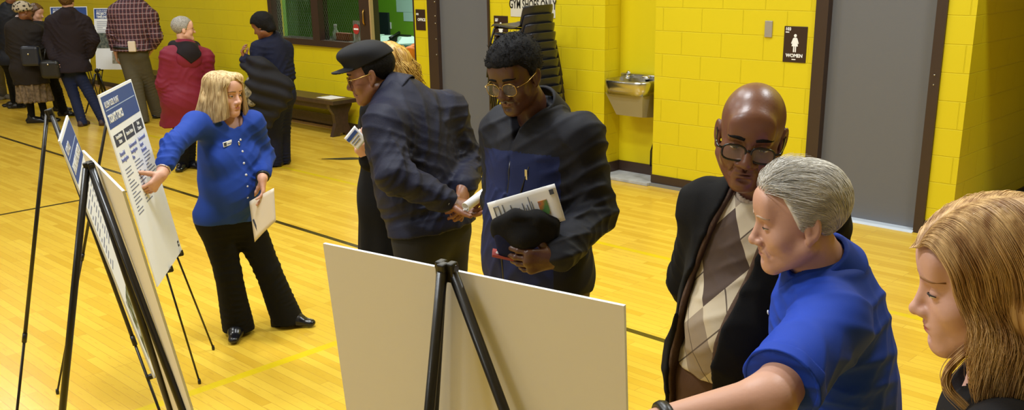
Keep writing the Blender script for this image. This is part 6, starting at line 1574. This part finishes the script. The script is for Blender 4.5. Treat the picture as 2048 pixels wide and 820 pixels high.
# navy suit with coat over the arm
p, h = simple('woman in navy blazer with puffer coat over her arm, seen from behind', 10.1, dict(hc=(524, 52, -.06), nb=(543, 76, .0), shR=(570, 98, .10), shL=(518, 98, -.10), elR=(576, 150, .06), wrR=(530, 165, -.18), elL=(508, 140, -.20), wrL=(490, 118, -.28),
    pel=(560, 192, .0), hipR=(568, 200, .07), hipL=(550, 202, -.06)), SK_BROWN, -ER*.85+HF*.25, None, None, pitch=22, female=True, feet=((566, 328), (550, 333)), toes=[nrm(-ER)]*2, pants=M_DKNAVY, rl=(.10, .085, .088),
    hands=(((PP(490, 118, 9.82), nrm(-ER*.3+UP), nrm(ER), 1), dict(curl=(30, 35, 40, 40), sc=.92)),))
J = p.J
def exh(S, h): S.path([h.w(0, -.06, .02), h.w(0, -.085, -.05)], [.085*h.sc, .06*h.sc], .03)
hair_cap(p.e, h, H_BLACK, .026, ([-.2, -.03, -.01, .02, .05, .09], [-.10, -.09, -.05, .03, .05, .06]), .003, 60, .009, extra=exh)
coat(p, M_DKNAVY, .02, None, name='blazer', seed=61, hem=.10, wide=1.0)
S_ = Sdf()
for i, (a, b_, r0, r1) in enumerate((((496, 130, -.30), (520, 128, -.34), .07, .09), ((520, 140, -.36), (565, 170, -.30), .10, .11), ((515, 165, -.36), (562, 190, -.30), .11, .11), ((512, 190, -.34), (550, 212, -.28), .10, .10), ((508, 215, -.30), (535, 238, -.26), .08, .08))):
    S_.cone(PP(a[0], a[1], 10.1+a[2]), PP(b_[0], b_[1], 10.1+b_[2]), r0, r1, .05, (HF, 1.5))
S_.disp = lambda q: .012*np.sin((q@(UP*.9+ER*.45))*52+1.2*np.sin(q@ER*9))+.006*wob(q, 14, 3)
V, Q = S_.mesh(.012); c = V.mean(0); t = thing('puffer_coat', 'black quilted puffer coat draped over the arm of woman in navy', 'coat', tuple(c)); mesh_obj('coat_body', V, Q, cloth('black_puffer_nylon', S(26, 26, 34), .7, .05, 60), t)
S_ = Sdf(); S_.path([PP(494, 190, 9.72), PP(500, 160, 9.74), PP(503, 205, 9.74)], [.035, .03, .04], .02); S_.disp = lambda q: .006*wob(q, 60, 8)
V, Q = S_.mesh(.01); c = V.mean(0); t = thing('scarf', 'patterned grey scarf hanging from the draped puffer coat', 'scarf', tuple(c)); mesh_obj('scarf_cloth', V, Q, mat('patterned_scarf', S(120, 112, 92), .9, var=.8, scale=40), t)
# plaid shirt man
p, h = simple('man in plaid shirt and olive trousers leaning to read a poster', 13.4, dict(hc=(262, -24, .10), nb=(264, 6, .05), shR=(300, 34, .06), shL=(232, 26, -.02), elR=(312, 72, .05), wrR=(302, 100, .12), elL=(226, 66, .0), wrL=(232, 108, .04),
    pel=(266, 104, -.02), hipR=(278, 112, .0), hipL=(256, 112, .0)), SK_LIGHT, HF, H_GREYS, pitch=20, feet=((316, 236), (286, 246)), toes=[nrm(HF+ER*.5), nrm(HF-ER*.3)], pants=M_OLIVE, rl=(.125, .10, .085))
J = p.J
def plaid():
    m = mat('plaid_cloth', S(96, 42, 48), .85); q = NT(m); x, y, z, v = q.xyz('Object')
    fx = q.math('FRACT', q.math('MULTIPLY', q.math('ADD', x, y), 15.)); fz = q.math('FRACT', q.math('MULTIPLY', z, 15.))
    c = q.mix(q.math('LESS_THAN', fx, .35), S(92, 38, 44), S(54, 34, 46)); c = q.mix(q.math('MULTIPLY', q.math('LESS_THAN', fz, .35), .5), c, S(48, 34, 50))
    c = q.mix(q.math('MULTIPLY', q.math('MAXIMUM', q.math('LESS_THAN', q.math('ABSOLUTE', q.math('SUBTRACT', fx, .7)), .07), q.math('LESS_THAN', q.math('ABSOLUTE', q.math('SUBTRACT', fz, .7)), .07)), .42), c, S(190, 176, 186)); q.put(q.b.inputs['Base Color'], c); return m
coat(p, plaid(), .05, None, name='plaid_shirt', seed=71, hem=-.02, wide=1.18, sl=(.080, .075, .05), fold=.008)
b = MB(); MB().tube([J['pel']+UP*.045+(p.r*math.cos(a)*.235+p.f*math.sin(a)*.175) for a in [2*PI*i/24 for i in range(25)]], .02, 6, caps=False, flat=((0, 0, 1), 1.)).build('belt', M_BLACK, p.e)
q_ = PP(264, 93, 13.4-.2); t = thing('belt_pouch', 'small white phone pouch clipped on the belt of plaid-shirted man', 'pouch', tuple(q_)); MB().box((-.05, -.07, -.02), (.05, .07, .02), .012).build('pouch', mat('cream_pouch', S(220, 206, 190), .6), t, Matrix.Translation(-Vector(q_)) @ frame(ER, UP, EC, q_))
# hooded dark coat and jeans
p, h = simple('person in dark plum hooded coat and blue jeans seen from behind', 13.2, dict(hc=(134, 2, .02), nb=(137, 28, .0), shR=(168, 46, .05), shL=(106, 46, -.03), elR=(186, 78, .05), wrR=(178, 110, .1), elL=(98, 84, -.05), wrL=(108, 118, -.15),
    pel=(140, 130, .0), hipR=(152, 138, .0), hipL=(130, 138, .0)), SK_LIGHT, HF, None, lambda p, h: hair_cap(p.e, h, H_BRN, .022, ([-.2, .0, .03, .06, .1], [-.09, -.08, .02, .04, .06]), .004, 60, .010), feet=((207, 250), (165, 252)), toes=[nrm(HF)]*2, pants=M_JEANS, shoe=mat('brown_boot', S(66, 46, 40), .6), rl=(.092, .07, .062))
J = p.J; coat(p, M_PLUMCOAT, .04, .12, (.225, .245), seed=81, wide=1.2, sl=(.078, .07, .055))
S_ = Sdf(); S_.path([J['nb']+p.r*.08, J['nb']-p.f*.08, J['nb']-p.r*.08], [.05, .08, .05], .03); S_.ell(J['nb']-p.f*.10-p.u*.10, (.13, .06, .12), .04, np.array([p.r, p.f, p.u])); p.put('hood', S_, QF, M_PLUMCOAT)
q_ = PP(104, 138, 13.05); t = thing('handbag', 'black handbag hanging between the two dark coats at far left', 'handbag', tuple(q_))
S_ = Sdf(); S_.box(q_, (.13, .09, .12), .05, .02, np.array([ER, HF, UP])); V, Q = S_.mesh(.01); mesh_obj('bag_body', V, Q, mat('black_bag_leather', S(26, 26, 30), .35), t)
MB().tube([q_+ER*.09+UP*.10, q_+ER*.05+UP*.26, q_-ER*.05+UP*.26, q_-ER*.09+UP*.10], .010, 6).build('strap', mat('black_bag_leather', S(26, 26, 30), .35), t); MB().sphere(tuple(q_-HF*.10+UP*.07), .012).build('clasp', M_SILVER, t)
# leopard hat woman
p, h = simple('woman in leopard print hat, dark coat and patterned skirt', 13.3, dict(hc=(48, 22, -.02), nb=(42, 46, .0), shR=(72, 62, .04), shL=(26, 58, -.04), elR=(84, 95, .08), wrR=(92, 112, .22), elL=(24, 100, .0), wrL=(40, 128, .15),
    pel=(58, 138, .0), hipR=(68, 146, .02), hipL=(50, 146, -.02)), SK_BROWN, HF*.7+ER*.6, None, lambda p, h: None, female=True, feet=((92, 244), (66, 246)), toes=[nrm(ER+HF*.2)]*2, pants=None)
J = p.J; coat(p, M_DKCOAT, .04, .30, (.21, .235), seed=91, wide=1.15, sl=(.075, .07, .055))
an_ = (J['anR']+J['anL'])/2; S_ = Sdf(); S_.cone(lerp(J['pel'], an_, .2), lerp(J['pel'], an_, .66), .19, .24, .03, (p.f, 1.1)); S_.cut(lerp(J['pel'], an_, .66), -UP); S_.cut(lerp(J['pel'], an_, .2), UP); S_.disp = lambda q: .012*np.sin(np.arctan2((q-J['pel'])@p.r, (q-J['pel'])@p.f)*11)
p.put('skirt', S_, QF, mat('patterned_skirt_cloth', S(112, 96, 78), .9, var=.55, scale=26))
S_ = Sdf(); p.legs(S_, .0, (.07, .055, .042)); S_.cut(lerp(J['pel'], an_, .5), UP); p.put('stockings', S_, QF, M_BLACKT)
S_ = Sdf(); S_.ell(h.w(0, -.015, .05), (.105, .122, .085), .0, h.A); S_.ell(h.w(0, -.012, .025), (.112, .13, .045), .02, h.A); S_.cut(h.w(0, 0, .0), -h.A[2]+h.A[1]*.2); S_.disp = lambda q: .005*wob(q, 30, 3)
def leopard():
    m = mat('leopard_plush', S(170, 158, 140), .9); q = NT(m); x, y, z, v = q.xyz('Object'); vo = q.n('ShaderNodeTexVoronoi'); vo.inputs['Scale'].default_value = 26; q.t.links.new(v, vo.inputs['Vector'])
    nz = q.n('ShaderNodeTexNoise'); nz.inputs['Scale'].default_value = 30; q.t.links.new(v, nz.inputs['Vector'])
    d_ = q.math('ADD', vo.outputs['Distance'], q.math('MULTIPLY', nz.outputs['Fac'], .5)); c = q.mix(q.math('LESS_THAN', d_, .62), S(176, 164, 146), S(40, 32, 28)); q.put(q.b.inputs['Base Color'], c); return m
p.put('leopard_hat', S_, .009, leopard()); S_ = Sdf(); S_.cone(J['nb'], J['nb']+p.u*.04, .09, .075, .01); p.put('scarf_collar', S_, .01, mat('pale_collar', S(200, 180, 180), .8))
q_ = PP(62, 112, 13.05); t = thing('shoulder_bag', 'dark blue-black bag against the coat of the leopard-hat woman', 'handbag', tuple(q_)); S_ = Sdf(); S_.box(q_, (.12, .06, .13), .04, .02, np.array([ER, HF, UP])); V, Q = S_.mesh(.01); mesh_obj('bag_body', V, Q, mat('ink_bag_leather', S(30, 34, 48), .35), t); MB().sphere(tuple(q_-HF*.07+UP*.03), .014).build('clasp', M_SILVER, t)
# woman in profile beside her
p, h = simple('brown-haired woman in profile beyond the leopard-hat woman', 13.9, dict(hc=(72, 26, .0), nb=(76, 52, .0), shR=(80, 66, -.14), shL=(84, 66, .14), elR=(88, 100, -.16), wrR=(104, 112, -.05), elL=(92, 100, .16), wrL=(106, 112, .05),
    pel=(92, 134, .0), hipR=(94, 140, -.06), hipL=(98, 140, .06)), SK_LIGHT, ER*.95+EC*.1, None, None, pitch=12, female=True, feet=((128, 232), (118, 222)), toes=[nrm(ER)]*2, pants=M_BLACKT)
def exh(S, h):
    for sx in (-1, 1): S.path([h.w(sx*.06, -.03, .04), h.w(sx*.08, -.05, -.1), h.w(sx*.08, -.03, -.2)], [.05, .045, .04], .03)
hair_cap(p.e, h, H_BRN, .018, ([-.2, -.02, .0, .03, .06, .1], [-.25, -.22, -.05, .03, .06, .08]), .004, 50, .010, extra=exh); coat(p, cloth('slate_coat_cloth', S(40, 40, 44), .85), .03, .2, (.2, .21), seed=95)
# man in black at the left edge
p, h = simple('person in black jacket and trousers partly behind the leopard-hat woman', 14.9, dict(hc=(20, -8, .0), nb=(18, 16, .0), shR=(40, 34, .05), shL=(-2, 32, -.05), elR=(46, 75, .05), wrR=(36, 105, .15), elL=(-8, 75, -.05), wrL=(6, 108, .1),
    pel=(24, 120, .0), hipR=(32, 126, .04), hipL=(18, 126, -.02)), SK_BROWN, HF, H_BLACK, feet=((42, 216), (32, 213)), toes=[nrm(-ER*.8+EC*.2)]*2, pants=M_BLACKT)
coat(p, cloth('blue_black_nylon', S(24, 26, 36), .55), .04, .10, (.21, .22), seed=97, wide=1.1)
# figure cut by the left edge
p, h = simple('person in grey jeans cut off by the left edge, holding pale papers', 15.6, dict(hc=(-30, -6, .0), nb=(-28, 20, .0), shR=(-8, 36, .05), shL=(-48, 36, -.05), elR=(-2, 76, .0), wrR=(2, 104, -.15), elL=(-56, 76, 0), wrL=(-48, 108, .1),
    pel=(-18, 118, .0), hipR=(-8, 124, .03), hipL=(-24, 124, -.03)), SK_LIGHT, EC, H_BRN, feet=((6, 198), (-14, 200)), toes=[nrm(ER)]*2, pants=cloth('grey_jeans', S(96, 92, 86), .9), shoe=mat('grey_trainer', S(110, 104, 96), .7), rl=(.095, .08, .075))
coat(p, cloth('red_black_jacket', S(50, 24, 26), .8), .03, None, seed=99, hem=.05)
q_ = PP(10, 128, 15.3); t, TM, ww, hh_ = sheet('loose_papers', (PP(0, 100, 15.3), PP(8, 106, 15.3), PP(18, 142, 15.3), PP(4, 132, 15.3)), mat('pink_white_paper', S(222, 210, 200), .6), 'pale papers hanging at the left edge of the picture', 'papers', .004)
# orange shirt in the office
p, h = simple('person in orange shirt seated in the office behind the doorway', 12.6, dict(hc=(846, 74, .0), nb=(838, 98, .0), shR=(850, 104, .1), shL=(820, 108, -.12), elR=(856, 140, .05), wrR=(840, 152, -.15), elL=(816, 140, -.15), wrL=(806, 148, -.05),
    pel=(838, 170, .0), hipR=(846, 174, .06), hipL=(832, 176, -.06)), SK_BROWN, -ER+HF*.3, H_BLACK, pants=M_BLACKT)
coat(p, cloth('orange_cotton', S(228, 120, 20), .8), .03, None, name='orange_shirt', seed=103, hem=.05, wide=1.1)
